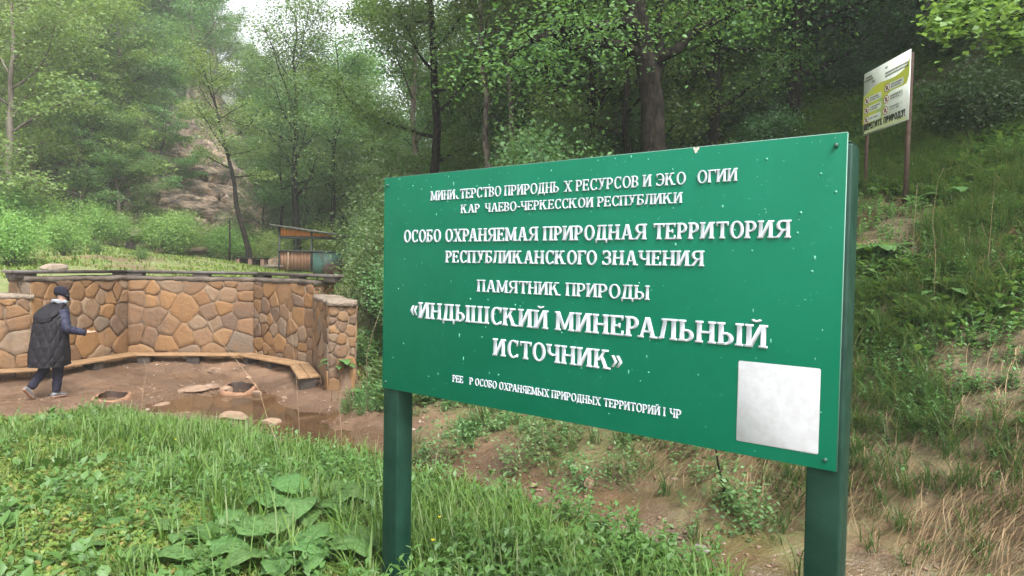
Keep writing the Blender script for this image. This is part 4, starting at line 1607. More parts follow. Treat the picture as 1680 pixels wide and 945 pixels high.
px2m = KD / FPX


def kz_of(py):
    return at(500, py, KD)[2] - kz


Wk, Dk = 2.75, 2.2
z_counter, z_fb = kz_of(413), kz_of(388)
zl, zr = kz_of(372), kz_of(384)
slope = (zr - zl) / (92 * px2m)
zroof = lambda x: zl + slope * x
for x, y in ((0.03, 0), (1.36, 0), (Wk - .03, 0), (0.03, Dk), (Wk - .03, Dk)):
    mb = MB()
    mb.box((x, y, (zroof(x) - 0.1) / 2), (0.07, 0.07, zroof(x) + 0.06), None)
    mb.build('post', M['kiosk_frame'], kiosk)


def boards(name, x0, x1, z0a, z0b, z1a, z1b, y, mt, n, th=0.025):
    rs = np.random.RandomState(int(x0 * 10 + n))
    mb = MB()
    for k in range(n):
        a, b_ = x0 + (x1 - x0) * k / n + 0.004, x0 + (x1 - x0) * (k + 1) / n - 0.004
        f = lambda x, za, zb: za + (zb - za) * (x - x0) / (x1 - x0)
        yy = y + 0.006 * rs.rand()
        V = [(a, yy, f(a, z0a, z0b)), (b_, yy, f(b_, z0a, z0b)), (b_, yy, f(b_, z1a, z1b)), (a, yy, f(a, z1a, z1b))]
        V += [(q[0], q[1] + th, q[2]) for q in V]
        mb.add(np.array(V), np.array([[0, 1, 2, 3], [7, 6, 5, 4], [0, 4, 5, 1], [1, 5, 6, 2], [2, 6, 7, 3], [3, 7, 4, 0]]))
    return mb.build(name, M[mt], kiosk)


boards('counter_panel', 0.07, 1.32, 0.05, 0.05, z_counter, z_counter, -0.01, 'kiosk_wood', 9)
boards('counter_panel', 1.40, Wk - .07, 0.05, 0.05, z_counter, z_counter, -0.01, 'kiosk_wood', 9)
boards('fascia', 0.07, 1.32, z_fb, z_fb, zroof(.07) - .05, zroof(1.32) - .05, -0.01, 'orange_wood', 10)
boards('fascia', 1.40, Wk - .07, z_fb, z_fb, zroof(1.4) - .05, zroof(Wk - .07) - .05, -0.01, 'orange_wood', 10)
mb = MB()
mb.box((Wk / 2, 0.05, z_counter + 0.03), (Wk + 0.1, 0.32, 0.05))
mb.build('counter_top', M['kiosk_frame'], kiosk)
mb = MB()
mb.box((Wk / 2, 0.0, z_fb - 0.05), (Wk, 0.06, 0.12))
mb.build('beam', M['kiosk_frame'], kiosk)
mb = MB()
a_ = math.atan(slope)
Rr = np.array([[math.cos(a_), 0, -math.sin(a_)], [0, 1, 0], [math.sin(a_), 0, math.cos(a_)]])
mb.box((Wk / 2 - 0.05, Dk / 2 - 0.05, zroof(Wk / 2 - .05) + 0.02), (Wk + 0.45, Dk + 0.6, 0.06), Rr)
mb.build('roof', M['roof_tin'], kiosk)
mb = MB()
mb.box((-0.02, Dk / 2, z_counter / 2), (0.03, Dk, z_counter - 0.1))
mb.build('side_panel', M['kiosk_wood'], kiosk)
mb = MB()
mb.tube([(0.42, -0.12, -0.05), (0.43, -0.1, z_counter * 0.98)], 0.022, 8)
mb.build('prop_stick', M['dry_stalk'], kiosk)

BD = 20.5
b0 = at(538, 455, BD)
binz = float(H(b0[0], b0[1]))
m, nt, b, out = _new('rusty_green_tin')
co = objco(nt)
f = noise(nt, 2.6, 6, 0.7, co, 0.5)
sx = N(nt, 'SeparateXYZ')
nt.links.new(co, sx.inputs[0])
f = mathn(nt, 'ADD', f, mathn(nt, 'ADD', mathn(nt, 'MULTIPLY', sx.outputs[2], -0.25), mathn(nt, 'MULTIPLY', sx.outputs[0], 0.22)))
nt.links.new(ramp(nt, f, [(0.30, (0.038, 0.095, 0.07)), (0.4, (0.03, 0.07, 0.053)), (0.48, (0.07, 0.038, 0.028)), (0.75, (0.1, 0.048, 0.038))]), b.inputs['Base Color'])
b.inputs['Roughness'].default_value = 0.6
M['bin'] = m
bin_ = thing('rubbish_bin', (b0[0], BD, binz), 'square green tin rubbish bin streaked with rust behind the wall', 'bin')
bh = max(0.75, at(538, 414, BD)[2] - binz)
Rz = np.array([[math.cos(.2), -math.sin(.2), 0], [math.sin(.2), math.cos(.2), 0], [0, 0, 1]])
mb = MB()
for c, s in (((0, -0.4, bh / 2), (0.82, 0.012, bh)), ((0, 0.4, bh / 2), (0.82, 0.012, bh)), ((-0.405, 0, bh / 2), (0.012, 0.788, bh)), ((0.405, 0, bh / 2), (0.012, 0.788, bh)), ((0, 0, 0.03), (0.79, 0.78, 0.02))):
    mb.box(Rz @ np.array(c), s, Rz)
mb.build('body', M['bin'], bin_)
mb = MB()
for c, s in (((0, -0.41, bh + .012), (0.9, 0.04, 0.04)), ((0, 0.41, bh + .012), (0.9, 0.04, 0.04)), ((-0.43, 0, bh + .012), (0.04, 0.78, 0.04)), ((0.43, 0, bh + .012), (0.04, 0.78, 0.04))):
    mb.box(Rz @ np.array(c), s, Rz)
mb.build('rim', M['kiosk_frame'], bin_)
for x in (-0.14, 0.14):
    mb = MB()
    mb.box(Rz @ np.array((x, -0.412, bh / 2)), (0.03, 0.012, bh - 0.04), Rz)
    mb.build('rib', M['bin'], bin_)

h0 = ground_at(413, 28.5)
hearth = thing('brick_hearth', h0, 'low brick hearth with two dark openings at the meadow edge', 'hearth')
M['hearth_brick'] = mat('sooty_brick', (0.2, 0.115, 0.075), (0.09, 0.06, 0.045), 8, 0.85)
M['soot'] = mat('soot', (0.012, 0.011, 0.01), rough=0.9)
for x in (-0.52, 0.0, 0.52):
    mb = MB()
    mb.box((x, 0, 0.13), (0.16, 0.5, 0.36))
    mb.build('pillar', M['hearth_brick'], hearth, bevel=0.01)
mb = MB()
mb.box((0, 0, 0.335), (1.25, 0.55, 0.05))
mb.build('top_slab', M['soot'], hearth)
mb = MB()
mb.box((0, 0.22, 0.13), (1.1, 0.06, 0.3))
mb.build('back_wall', M['soot'], hearth)
mb = MB()
mb.tube([(0.62, -0.5, 0.0), (1.5, -0.45, 0.02)], 0.07, 8)
lg = mb.build('log', M['bark_grey'], None, smooth=True)
lg.location = [float(v) for v in h0]
tag(lg, 'weathered log lying on the grass right of the brick hearth', 'log')
s0 = ground_at(213, 27)
mb = MB()
rs = np.random.RandomState(1)
a = np.linspace(0, 2 * PI, 14, endpoint=False)
V, F = loft([np.stack([np.cos(a) * r * (1 + .1 * np.sin(a * 3)), np.sin(a) * r, np.full(14, z)], 1) for r, z in ((0.24, -0.2), (0.18, 0.08), (0.16, 0.32))])
mb.add(V, F)
st = mb.build('tree_stump', M['bark_dark'])
st.location = [float(v) for v in s0]
tag(st, 'short dark cut tree stump on the mound before the rock scar', 'stump')
p0 = ground_at(376, 28)
mb = MB()
mb.tube([(0, 0, -0.2), (0.01, 0, 1.0), (0.0, 0, 1.85)], 0.035, 8)
o = mb.build('thin_pole', M['bark_dark'], smooth=True)
o.location = [float(v) for v in p0]
tag(o, 'thin dark upright pole left of the leaning tree', 'pole')

# ------------------------------------------------------------------ person in a long quilted coat, walking
M['skin'] = mat('skin', (0.50, 0.30, 0.22), (0.44, 0.25, 0.18), 30, 0.5)
m, nt, b, out = _new('quilted_coat')
b.inputs['Base Color'].default_value = (0.011, 0.0095, 0.0125, 1)
b.inputs['Roughness'].default_value = 0.65
b.inputs['Specular IOR Level'].default_value = 0.2
bump(nt, b, noise(nt, 30, 3, 0.6, objco(nt)), 0.3, 0.01)
M['coat'] = m
M['sleeve'] = mat('navy_sleeve', (0.022, 0.024, 0.05), (0.016, 0.017, 0.036), 8, 0.65, 0.3, 0.3, 20)
M['trouser'] = mat('dark_trouser', (0.018, 0.017, 0.032), (0.013, 0.012, 0.022), 8, 0.8, 0.2, 0.3, 14)
M['beanie'] = mat('dark_knit_cap', (0.022, 0.021, 0.033), (0.015, 0.014, 0.022), 40, 0.95, 0.1, 0.6, 60)
M['scarf'] = mat('pale_grey_scarf', (0.27, 0.28, 0.3), (0.2, 0.21, 0.23), 14, 0.9, 0.1, 0.6, 30)
M['shoe'] = mat('grey_trainer', (0.15, 0.155, 0.165), (0.1, 0.105, 0.115), 12, 0.7)
M['sole'] = mat('tan_sole', (0.29, 0.17, 0.115), (0.22, 0.13, 0.09), 10, 0.8)
M['hair'] = mat('dark_hair', (0.02, 0.014, 0.01), rough=0.5)
pp = hit(76, 653)
PZ = float(H(pp[0], pp[1]))
HEAD = math.radians(15)                      # heading, from +Y toward +X
person = thing('person', (pp[0], pp[1], PZ), 'person in long dark quilted hooded coat walking beside the stone wall', 'person', rz=-HEAD)
# local axes: x = the person's right, y = forward


def skin_mesh(nodes, edges, sub=2):
    me = bpy.data.meshes.new('tmp')
    me.from_pydata([n[:3] for n in nodes], edges, [])
    o = bpy.data.objects.new('tmp', me)
    COL.objects.link(o)
    sk = o.modifiers.new('skin', 'SKIN')
    sk.use_smooth_shade = True
    for v, n in zip(me.skin_vertices[0].data, nodes):
        v.radius = (n[3], n[4] if len(n) > 4 else n[3])
    me.skin_vertices[0].data[0].use_root = True
    ss = o.modifiers.new('sub', 'SUBSURF')
    ss.levels = ss.render_levels = sub
    dg = bpy.context.evaluated_depsgraph_get()
    r = bpy.data.meshes.new_from_object(o.evaluated_get(dg))
    bpy.data.objects.remove(o)
    return r


hipR, hipL = (0.09, 0.0, 0.86), (-0.09, 0.0, 0.86)
kneeR, ankR = (0.09, 0.13, 0.47), (0.08, 0.10, 0.09)
kneeL, ankL = (-0.08, 0.06, 0.46), (-0.12, -0.16, 0.17)
nodes = [(0, 0.0, 0.90, .13, .10), (0, 0.06, 1.08, .125, .095), (0, 0.14, 1.27, .15, .10), (0, 0.21, 1.385, .07, .06), (0, 0.255, 1.45, .05, .052),
         (0, 0.285, 1.52, .066, .078), (0, 0.30, 1.59, .072, .09), (0, 0.295, 1.655, .05, .06),
         hipR + (.09,), kneeR + (.06,), ankR + (.042,), hipL + (.09,), kneeL + (.06,), ankL + (.042,),
         (0.185, 0.16, 1.32, .06), (0.245, 0.10, 1.08, .045), (0.40, 0.32, 1.0, .032), (0.42, 0.38, 1.005, .03, .022),
         (-0.185, 0.16, 1.32, .06), (-0.225, 0.12, 1.07, .045), (-0.11, 0.27, 1.04, .032), (-0.085, 0.31, 1.04, .03, .022)]
edges = [(0, 1), (1, 2), (2, 3), (3, 4), (4, 5), (5, 6), (6, 7), (0, 8), (8, 9), (9, 10), (0, 11), (11, 12), (12, 13), (2, 14), (14, 15), (15, 16), (16, 17), (2, 18), (18, 19), (19, 20), (20, 21)]
body = skin_mesh(nodes, edges, 1)
bmb = MB()
bv = np.array([v.co[:] for v in body.vertices])
bmb.add(bv, [tuple(p.vertices) for p in body.polygons])
for sx_, bx, by, bz in ((1, 0.425, 0.38, 1.005), (-1, -0.085, 0.31, 1.04)):   # palm, fingers, thumb
    a = np.linspace(0, 2 * PI, 12, endpoint=False)
    V, F = loft([np.stack([bx + np.cos(a) * w, np.full(12, by + dy), bz + np.sin(a) * t], 1) for dy, w, t in ((-.04, .022, .02), (0.0, .036, .017), (.04, .041, .015), (.065, .037, .012))])
    bmb.add(V, F)
    for k, (fx, ln) in enumerate(((-.03, .064), (-.01, .076), (.011, .072), (.03, .055))):
        s0_ = np.array([bx + fx, by + .055, bz])
        bmb.tube([s0_, s0_ + (0, ln * .45, .004), s0_ + (0, ln * .8, -.012), s0_ + (0, ln, -.028)], [.0095, .009, .008, .006], 8)
    s0_ = np.array([bx - sx_ * .03, by - .005, bz + .004])
    bmb.tube([s0_, s0_ + (-sx_ * .022, .03, .012), s0_ + (-sx_ * .024, .058, .014)], [.012, .011, .008], 8)
# face and ears
bmb.tube([(0, .375, 1.60), (0, .402, 1.565), (0, .385, 1.55)], [.009, .014, .01], 8)
for sx_ in (-1, 1):
    bmb.tube([(sx_ * .073, .29, 1.61), (sx_ * .084, .28, 1.58), (sx_ * .075, .288, 1.55)], [.012, .016, .01], 8)
bmb.build('body', M['skin'], person, smooth=True)
mb = MB()
for sx_ in (-1, 1):
    mb.box((sx_ * .03, .381, 1.605), (.022, .008, .010))
mb.build('eyes', mat('dark_eye', (0.02, 0.015, 0.012), rough=0.2), person)
mb = MB()
mb.box((0, .378, 1.525), (.045, .008, .009))
mb.build('mouth', mat('lip', (0.35, 0.13, 0.1), rough=0.5), person)


def ell(c, ax, ay, n=64, tilt=0.0, p=2.0):
    a = np.linspace(0, 2 * PI, n, endpoint=False)
    ca, sa = np.cos(a), np.sin(a)
    x = np.sign(ca) * np.abs(ca) ** (2 / p) * ax
    y = np.sign(sa) * np.abs(sa) ** (2 / p) * ay
    return np.stack([c[0] + x, c[1] + y, c[2] + y * tilt], 1)


def interp_rings(keys, n, seg=64, p=2.3):
    K = np.array(keys, float)        # z, cx, cy, ax, ay, tilt
    t = np.linspace(0, len(K) - 1, n)
    ii = np.clip(t.astype(int), 0, len(K) - 2)
    f = t - ii
    f = f * f * (3 - 2 * f) * 0.5 + f * 0.5
    k = K[ii] + (K[ii + 1] - K[ii]) * f[:, None]
    return [ell((q[1], q[2], q[0]), q[3], q[4], seg, q[5], p) for q in k]


keys = [(0.50, 0, 0.05, .255, .25, .03), (0.62, 0, 0.05, .262, .245, .04), (0.80, 0, 0.055, .258, .225, .06), (0.98, 0, 0.065, .245, .20, .09), (1.14, 0, 0.07, .24, .185, .12), (1.28, 0, 0.115, .235, .165, .2), (1.36, 0, 0.15, .20, .135, .25), (1.41, 0, 0.19, .115, .10, .3)]
rings = interp_rings(keys, 110, 120)
R_ = np.array(rings)
nr, ns = R_.shape[:2]
ang = np.linspace(0, 2 * PI, ns, endpoint=False)
zz = np.linspace(0, 1, nr)[:, None]
d1 = np.abs(np.sin(ang[None] * 6 + zz * 15)) ** 0.5
d2 = np.abs(np.sin(ang[None] * 6 - zz * 15)) ** 0.5
puff = (np.minimum(d1, d2)) * 0.020
fold = 0.010 * np.sin(ang[None] * 7 + 1.3) * (1 - zz) ** 2
cen = R_.mean(1, keepdims=True)
R_ = R_ + unit((R_ - cen) * np.array([1, 1, 0])) * (puff + fold)[..., None]
V, F = loft(list(R_), False)
lin = R_[0] * 1.0
mb = MB()
mb.add(V, F)
inner = [cen[0] + (R_[0] - cen[0]) * 0.96, cen[25] + (R_[25] - cen[25]) * 0.93]
V2, F2 = loft([R_[0]] + inner, False)
mb.add(V2, F2)
# hood lying flat on the shoulders
hk = [(1.16, 0, -0.05, .10, .045, .3), (1.20, 0, -0.045, .165, .075, .3), (1.29, 0, 0.0, .205, .115, .35), (1.37, 0, 0.065, .20, .125, .4), (1.43, 0, 0.13, .155, .115, .45), (1.465, 0, 0.18, .10, .09, .5)]
hr = interp_rings(hk, 22, 40, 2.2)
hr = [r + 0.008 * np.sin(np.linspace(0, 2 * PI, 40, endpoint=False) * 5 + i * .4)[:, None] * np.array([0, -1, 0.3]) for i, r in enumerate(hr)]
V, F = loft(hr)
coat = mb.build('coat', M['coat'], person, smooth=True)
mb = MB()
mb.add(V, F)
mb.build('hood', M['coat'], coat, smooth=True)


def limb(name, pts, rad, mtl, par, wr=0.004, seed=0, n=18):
    pts = np.array(pts, float)
    t = np.linspace(0, len(pts) - 1, 26)
    ii = np.clip(t.astype(int), 0, len(pts) - 2)
    f = (t - ii)[:, None]
    P = pts[ii] * (1 - f) + pts[ii + 1] * f
    for _ in range(3):
        P[1:-1] = 0.5 * P[1:-1] + 0.25 * (P[:-2] + P[2:])
    r = np.interp(t, range(len(rad)), rad) + wr * np.sin(np.arange(26) * 1.5 + seed)
    mb = MB()
    mb.tube(P, r, n)
    return mb.build(name, mtl, par, smooth=True)


for s in (1, -1):
    sh, el, wr_ = ((0.17, 0.135, 1.34), (0.285, 0.10, 1.07), (0.40, 0.32, 1.0)) if s == 1 else ((-0.17, 0.135, 1.34), (-0.25, 0.12, 1.07), (-0.12, 0.27, 1.04))
    sl_ = limb('sleeve', (sh, el, wr_), (.088, .07, .046), M['sleeve'], coat, .004, s)
    limb('cuff', (tuple(np.array(wr_) * .9 + np.array(el) * .1), tuple(np.array(wr_) + (np.array(wr_) - el) * .04)), (.049, .05), M['coat'], coat, 0)
for s, hp, kn, an in ((1, hipR, kneeR, ankR), (-1, hipL, kneeL, ankL)):
    limb('trouser_leg', (hp, kn, an), (.115, .078, .057), M['trouser'], person, .004, s)


def shoe(ank, yaw, pitch):
    """toe to heel profile along +y, foot pitched about the toe"""
    keys = [(-0.075, .03, .0, .055), (-0.06, .036, .0, .075), (-0.02, .038, .0, .085), (0.04, .042, .0, .07), (0.10, .047, .0, .05), (0.15, .042, .004, .038), (0.18, .022, .01, .03)]
    cp, sp_ = math.cos(pitch), math.sin(pitch)
    Rx = np.array([[1, 0, 0], [0, cp, -sp_], [0, sp_, cp]])
    off = np.array([0, 0, -0.085])
    for nm, mtl, z0, z1, k in (('shoe', M['shoe'], 0.018, 1.0, 1.0), ('sole', M['sole'], 0.0, 0.02, 1.06)):
        rings = []
        for y, w, zb, zt in keys:
            a = np.linspace(0, 2 * PI, 16, endpoint=False)
            if nm == 'shoe':
                q = np.stack([np.cos(a) * w, np.full(16, y), zb + z0 + (zt - z0) * (0.5 + 0.5 * np.sin(a))], 1)
            else:
                q = np.stack([np.sign(np.cos(a)) * np.abs(np.cos(a)) ** .5 * w * k, np.full(16, y * 1.02), zb + 0.012 + 0.012 * np.sin(a)], 1)
            rings.append(np.asarray(ank) + (q + off) @ Rx.T)
        V, F = loft(rings)
        mb = MB()
        mb.add(V, F)
        if nm == 'shoe':
            so = mb.build('shoe', mtl, person, smooth=True)
        else:
            mb.build('sole', mtl, so, smooth=True)


shoe((0.08, 0.10, 0.085), 0, 0.0)
shoe((-0.12, -0.17, 0.165), 0, -0.85)
# cap and scarf
a = np.linspace(0, 2 * PI, 28, endpoint=False)
cap_keys = [(1.555, 0.268, .092, .108, -.28), (1.59, 0.272, .098, .114, -.22), (1.64, 0.272, .096, .112, -.15), (1.685, 0.265, .082, .095, -.1), (1.715, 0.255, .052, .06, 0), (1.727, 0.25, .015, .018, 0)]
V, F = loft([np.stack([np.cos(a) * ax, cy + np.sin(a) * ay, z - np.sin(a) * tl * -.25], 1) for z, cy, ax, ay, tl in cap_keys])
mb = MB()
mb.add(V, F)
mb.build('knit_cap', M['beanie'], person, smooth=True)
t = np.linspace(0, 2 * PI, 33)[:-1]
ringc = np.stack([np.cos(t) * .088, 0.235 + np.sin(t) * .088, 1.475 + np.sin(t) * -.02 + .006 * np.sin(3 * t)], 1)
rings = []
for k in range(32):
    rad = unit(np.array([math.cos(t[k]), math.sin(t[k]), 0]))
    q = np.linspace(0, 2 * PI, 10, endpoint=False)
    rr_ = .029 + .005 * math.sin(5 * t[k])
    rings.append(ringc[k] + np.outer(np.cos(q) * rr_ * .85, rad) + np.outer(np.sin(q) * rr_ * 1.15, (0, 0, 1)))
V, F = loft(rings + [rings[0]], False)
mb = MB()
mb.add(V, F)
mb.build('scarf', M['scarf'], person, smooth=True)

# ------------------------------------------------------------------ leaves, branches, trees
def leaf_quads(P, D, Nn, L, W, fold=0.15):
    """one folded four-sided blade per leaf"""
    S = unit(np.cross(D, Nn))
    Nn = np.cross(S, D)
    L, W = np.asarray(L)[:, None], np.asarray(W)[:, None]
    mid = P + D * L * 0.45
    V = np.stack([P, mid + S * W * .5 + Nn * W * fold, P + D * L, mid - S * W * .5 + Nn * W * fold], 1)
    n = len(P)
    return V.reshape(-1, 3), np.arange(n * 4).reshape(n, 4)


def rand_dirs(rs, n, zc=0.0, zs=0.35):
    a = rs.rand(n) * 2 * PI
    z = zc + zs * rs.randn(n)
    return unit(np.stack([np.cos(a), np.sin(a), z], 1))


def poly_pts(p0, d0, L, n, rs, up=0.0, wob=0.08):
    pts = [np.array(p0, float)]
    d = unit(np.array(d0, float))
    for k in range(n):
        d = unit(d + np.array([0, 0, up / n]) + wob * rs.randn(3))
        pts.append(pts[-1] + d * L / n)
    return np.array(pts)


def gen_tree(seed, Ht, r0, cb, spread, nl, nleaf, leafL, limbs=None, lean=(0, 0), layered=0.4, sub=6, top_fill=1.0, wob=0.03, up=0.5, trunk=None, aspect=0.55, seg=8, clump=0.12):
    rs = np.random.RandomState(seed)
    mb = MB()
    nt_ = 14
    if trunk is None:
        h = np.linspace(0, 1, nt_)
        wx_, wy_ = np.cumsum(rs.randn(nt_)) * wob * Ht / nt_, np.cumsum(rs.randn(nt_)) * wob * Ht / nt_
        T = np.stack([lean[0] * h * Ht + (wx_ - wx_[0]) * 3, lean[1] * h * Ht + (wy_ - wy_[0]) * 3, h * Ht - 0.3 * (h == 0)], 1)
    else:
        T = np.array(trunk, float)
        h = (T[:, 2] - T[0, 2]) / (T[-1, 2] - T[0, 2])
        Ht = T[-1, 2]
    rad = r0 * (1 - 0.85 * h) + r0 * 0.35 * np.exp(-h * 22)
    mb.tube(T, rad, seg)
    anchors, wts = [], []
    g = 2.399
    az0 = rs.rand() * 6.28
    limb_list = []
    for i in range(nl):
        f = cb + (0.98 - cb) * (i + 0.5 * rs.rand()) / nl
        p = np.array([np.interp(f, h, T[:, k]) for k in range(3)])
        u = (f - cb) / (1 - cb)
        prof = (0.55 + 0.9 * u) * (1 - u) ** 0.6 * 1.25 + 0.12
        L_ = spread * prof * (0.75 + 0.5 * rs.rand())
        az = az0 + i * g + 0.5 * rs.randn()
        el = 0.15 + 0.75 * u + 0.15 * rs.randn()
        d = (math.cos(az) * math.cos(el), math.sin(az) * math.cos(el), math.sin(el))
        limb_list.append((poly_pts(p, d, L_, 6, rs, up * (0.4 + rs.rand()), 0.10), np.interp(f, h, rad) * 0.5, L_))
    for lp in (limbs or []):
        lp = np.array(lp, float)
        limb_list.append((lp, lp[0][0] * 0 + r0 * 0.42, np.linalg.norm(lp[-1] - lp[0])))
    for pts, r, L_ in limb_list:
        mb.tube(pts, np.linspace(r, max(0.006, r * .2), len(pts)), max(5, seg - 2))
        dl = unit(np.gradient(pts, axis=0))
        for k in range(sub):
            t = 0.25 + 0.75 * (k + rs.rand()) / sub
            x = t * (len(pts) - 1)
            i0 = min(int(x), len(pts) - 2)
            q = pts[i0] + (pts[i0 + 1] - pts[i0]) * (x - i0)
            dd_ = dl[i0]
            side = unit(np.cross(dd_, (0, 0, 1))) * (1 if k % 2 else -1)
            ds = unit(dd_ * 0.6 + side * (0.6 + .5 * rs.rand()) + np.array([0, 0, 0.15 + 0.25 * rs.randn()]))
            ls = L_ * (0.25 + 0.25 * rs.rand()) * (1.15 - 0.5 * t)
            sp = poly_pts(q, ds, ls, 4, rs, 0.1, 0.14)
            mb.tube(sp, np.linspace(max(.008, r * .3), .004, 5), 4, cap=False)
            for e_ in sp[1:]:
                anchors.append(e_)
                wts.append(ls)
        anchors += [pts[-1], pts[-2]]
        wts += [L_ * .3, L_ * .2]
    if top_fill:
        anchors.append(T[-1])
        wts.append(spread * .2 * top_fill)
    anchors, wts = np.array(anchors), np.array(wts)
    pick = rs.choice(len(anchors), nleaf, p=wts / wts.sum())
    sg = clump * spread
    off = rs.randn(nleaf, 3) * np.array([sg, sg, sg * layered])
    P = anchors[pick] + off
    P[:, 2] = np.maximum(P[:, 2], 0.25)
    P[:, 2] -= 0.12 * (off[:, 0] ** 2 + off[:, 1] ** 2) / (sg + 1e-6)
    D = unit(rand_dirs(rs, nleaf, -0.25, 0.35) + 0.5 * unit(off))
    cen_ = np.array([T[:, 0].mean(), T[:, 1].mean(), 0.0])
    outw = unit((P - cen_) * np.array([1, 1, 0.0]))
    Nn = unit(np.array([0, 0, .75]) + .55 * outw + 0.5 * rs.randn(nleaf, 3))
    L_ = leafL * (0.65 + 0.7 * rs.rand(nleaf))
    V, F = leaf_quads(P, D, Nn, L_, L_ * aspect)
    return mb, V, F


def build_tree(name, loc, label, cat, group, bark, leaf, rz=0.0, **kw):
    mb, V, F = gen_tree(**kw)
    t = thing(name, loc, label, cat, group, rz)
    mb.build('trunk', M[bark], t, smooth=True)
    link('crown', np_mesh('crown', V, [F]), M[leaf], t)
    return t


def gen_bush(seed, Ht, spread, stems, nleaf, leafL, aspect=0.55, layered=0.8, base=0.1):
    rs = np.random.RandomState(seed)
    mb = MB()
    anchors, w = [], []
    for k in range(stems):
        az, r = rs.rand() * 2 * PI, rs.rand() ** .6
        tip = np.array([math.cos(az) * r * spread * .8, math.sin(az) * r * spread * .8, Ht * (1 - 0.55 * r * r) * (0.75 + .3 * rs.rand())])
        b0_ = np.array([tip[0] * .15, tip[1] * .15, -0.1])
        t = np.linspace(0, 1, 6)[:, None]
        pts = b0_ + (tip - b0_) * np.concatenate([t ** 1.4, t ** 1.4, t ** .8], 1) + rs.randn(6, 3) * .03 * Ht * t
        mb.tube(pts, np.linspace(.018, .005, 6) * (Ht / 2) ** .5, 4, cap=False)
        for i in range(2, 6):
            for _ in range(2):
                anchors.append(pts[i] + rs.randn(3) * .12 * spread * np.array([1, 1, .6]))
                w.append(0.5 + i * .3)
    anchors, w = np.array(anchors), np.array(w)
    pick = rs.choice(len(anchors), nleaf, p=w / w.sum())
    sg = .15 * spread
    off = rs.randn(nleaf, 3) * np.array([sg, sg, sg * layered])
    P = anchors[pick] + off
    P[:, 2] = np.abs(P[:, 2] - base) + base
    D = unit(rand_dirs(rs, nleaf, .0, .4) + .6 * unit(off))
    Nn = unit(np.array([0, 0, .7]) + .6 * unit(P * np.array([1, 1, 0])) + .5 * rs.randn(nleaf, 3))
    L_ = leafL * (.6 + .8 * rs.rand(nleaf))
    V, F = leaf_quads(P, D, Nn, L_, L_ * aspect)
    return mb, V, F


def build_bush(name, loc, label, cat, group, leaf, rz=0, stem='bark_grey', **kw):
    mb, V, F = gen_bush(**kw)
    t = thing(name, loc, label, cat, group, rz)
    mb.build('stems', M[stem], t, smooth=True)
    link('foliage', np_mesh('foliage', V, [F]), M[leaf], t)
    return t


RS = np.random.RandomState(2024)
M['leaf_hazel'] = leaf_mat('leaf_hazel', (0.12, 0.22, 0.055), (0.17, 0.28, 0.085), trans=0.4, objvar=0)
# ---- the trees one can tell apart, each with its own limbs
dT = 11.0
bt = ground_at(1066, dT)
pt = lambda px, py, d=dT: at(px, py, d) - bt
big = build_tree('big_tree', bt, 'thick dark-trunked tree with crooked mossy limbs right behind the green board', 'tree', None, 'bark_dark', 'leaf_mid',
                 seed=11, Ht=12, r0=0.245, cb=0.52, spread=4.2, nl=16, nleaf=40000, leafL=0.075, sub=7, seg=12,
                 trunk=[(0, 0, -.4), tuple(pt(1072, 240)), tuple(pt(1070, 170)), tuple(pt(1062, 110)), tuple(pt(1050, 60)), tuple(pt(1043, 0)), tuple(pt(1036, -90, 11.2)), tuple(pt(1042, -220, 11.4)), tuple(pt(1050, -420, 11.5)), tuple(pt(1046, -640, 11.6))],
                 limbs=[[pt(1050, 32), pt(1010, 40, 10.8), pt(960, 48, 10.6), pt(905, 55, 10.3), pt(860, 72, 10.1), pt(825, 105, 10.0)],
                        [pt(1060, 95), pt(1020, 75, 10.9), pt(985, 70, 10.7), pt(950, 78, 10.6), pt(925, 80, 10.4), pt(922, 40, 10.3)],
                        [pt(1070, 100), pt(1110, 82, 11.2), pt(1150, 42, 11.4), pt(1190, 28, 11.5), pt(1235, 8, 11.6)],
                        [pt(1072, 140), pt(1085, 90, 11.3), pt(1078, 40, 11.5), pt(1092, -60, 11.6), pt(1120, -200, 11.7)]])


def tall(px, d, Ht, label, seed, bark='bark_grey', leaf='leaf_mid', r0=0.14, cb=0.3, spread=2.6, nleaf=16000, leafL=0.13, lean=(0, 0), nl=16, group=None, layered=0.45, name='tree', sub=6, up=.5, clump=.12):
    g_ = ground_at(px, d)
    return build_tree(name, g_, label, 'tree', group, bark, leaf, seed=seed, Ht=Ht, r0=r0, cb=cb, spread=spread, nl=nl, nleaf=nleaf, leafL=leafL, lean=lean, layered=layered, sub=sub, up=up, clump=clump)


tall(797, 15.5, 11, 'slim tree with blotchy pale bark, left one of two rising behind the board', 21, 'bark_pale', 'leaf_bush', .085, .38, 2.8, 26000, .08, lean=(-.02, 0))
tall(838, 16.5, 11, 'slim tree with blotchy bark, right one of two rising behind the board', 22, 'bark_pale', 'leaf_bush', .08, .42, 2.6, 24000, .08)
tall(710, 19, 13, 'tall dark tree whose branches droop above the top left corner of the board', 23, 'bark_dark', 'leaf_mid', .15, .22, 3.0, 34000, .095, layered=.35)
tall(690, 23, 13.5, 'tall feathery tree left of the drooping dark tree, against the gap of sky', 24, 'bark_grey', 'leaf_mid', .14, .15, 2.2, 26000, .105)
tall(486, 32, 11.9, 'tall open-crowned tree with straight trunk behind the wooden kiosk', 25, 'bark_dark', 'leaf_mid', .2, .28, 4.2, 17000, .115, up=.9, clump=.10, layered=.35)
tall(461, 35, 8.5, 'small thin-trunked tree left of the straight tree behind the kiosk', 26, 'bark_dark', 'leaf_mid', .10, .35, 2.4, 12000, .12)
tall(544, 33, 11, 'dark-trunked tree behind the right end of the kiosk roof', 27, 'bark_dark', 'leaf_mid', .15, .3, 3.0, 20000, .12)
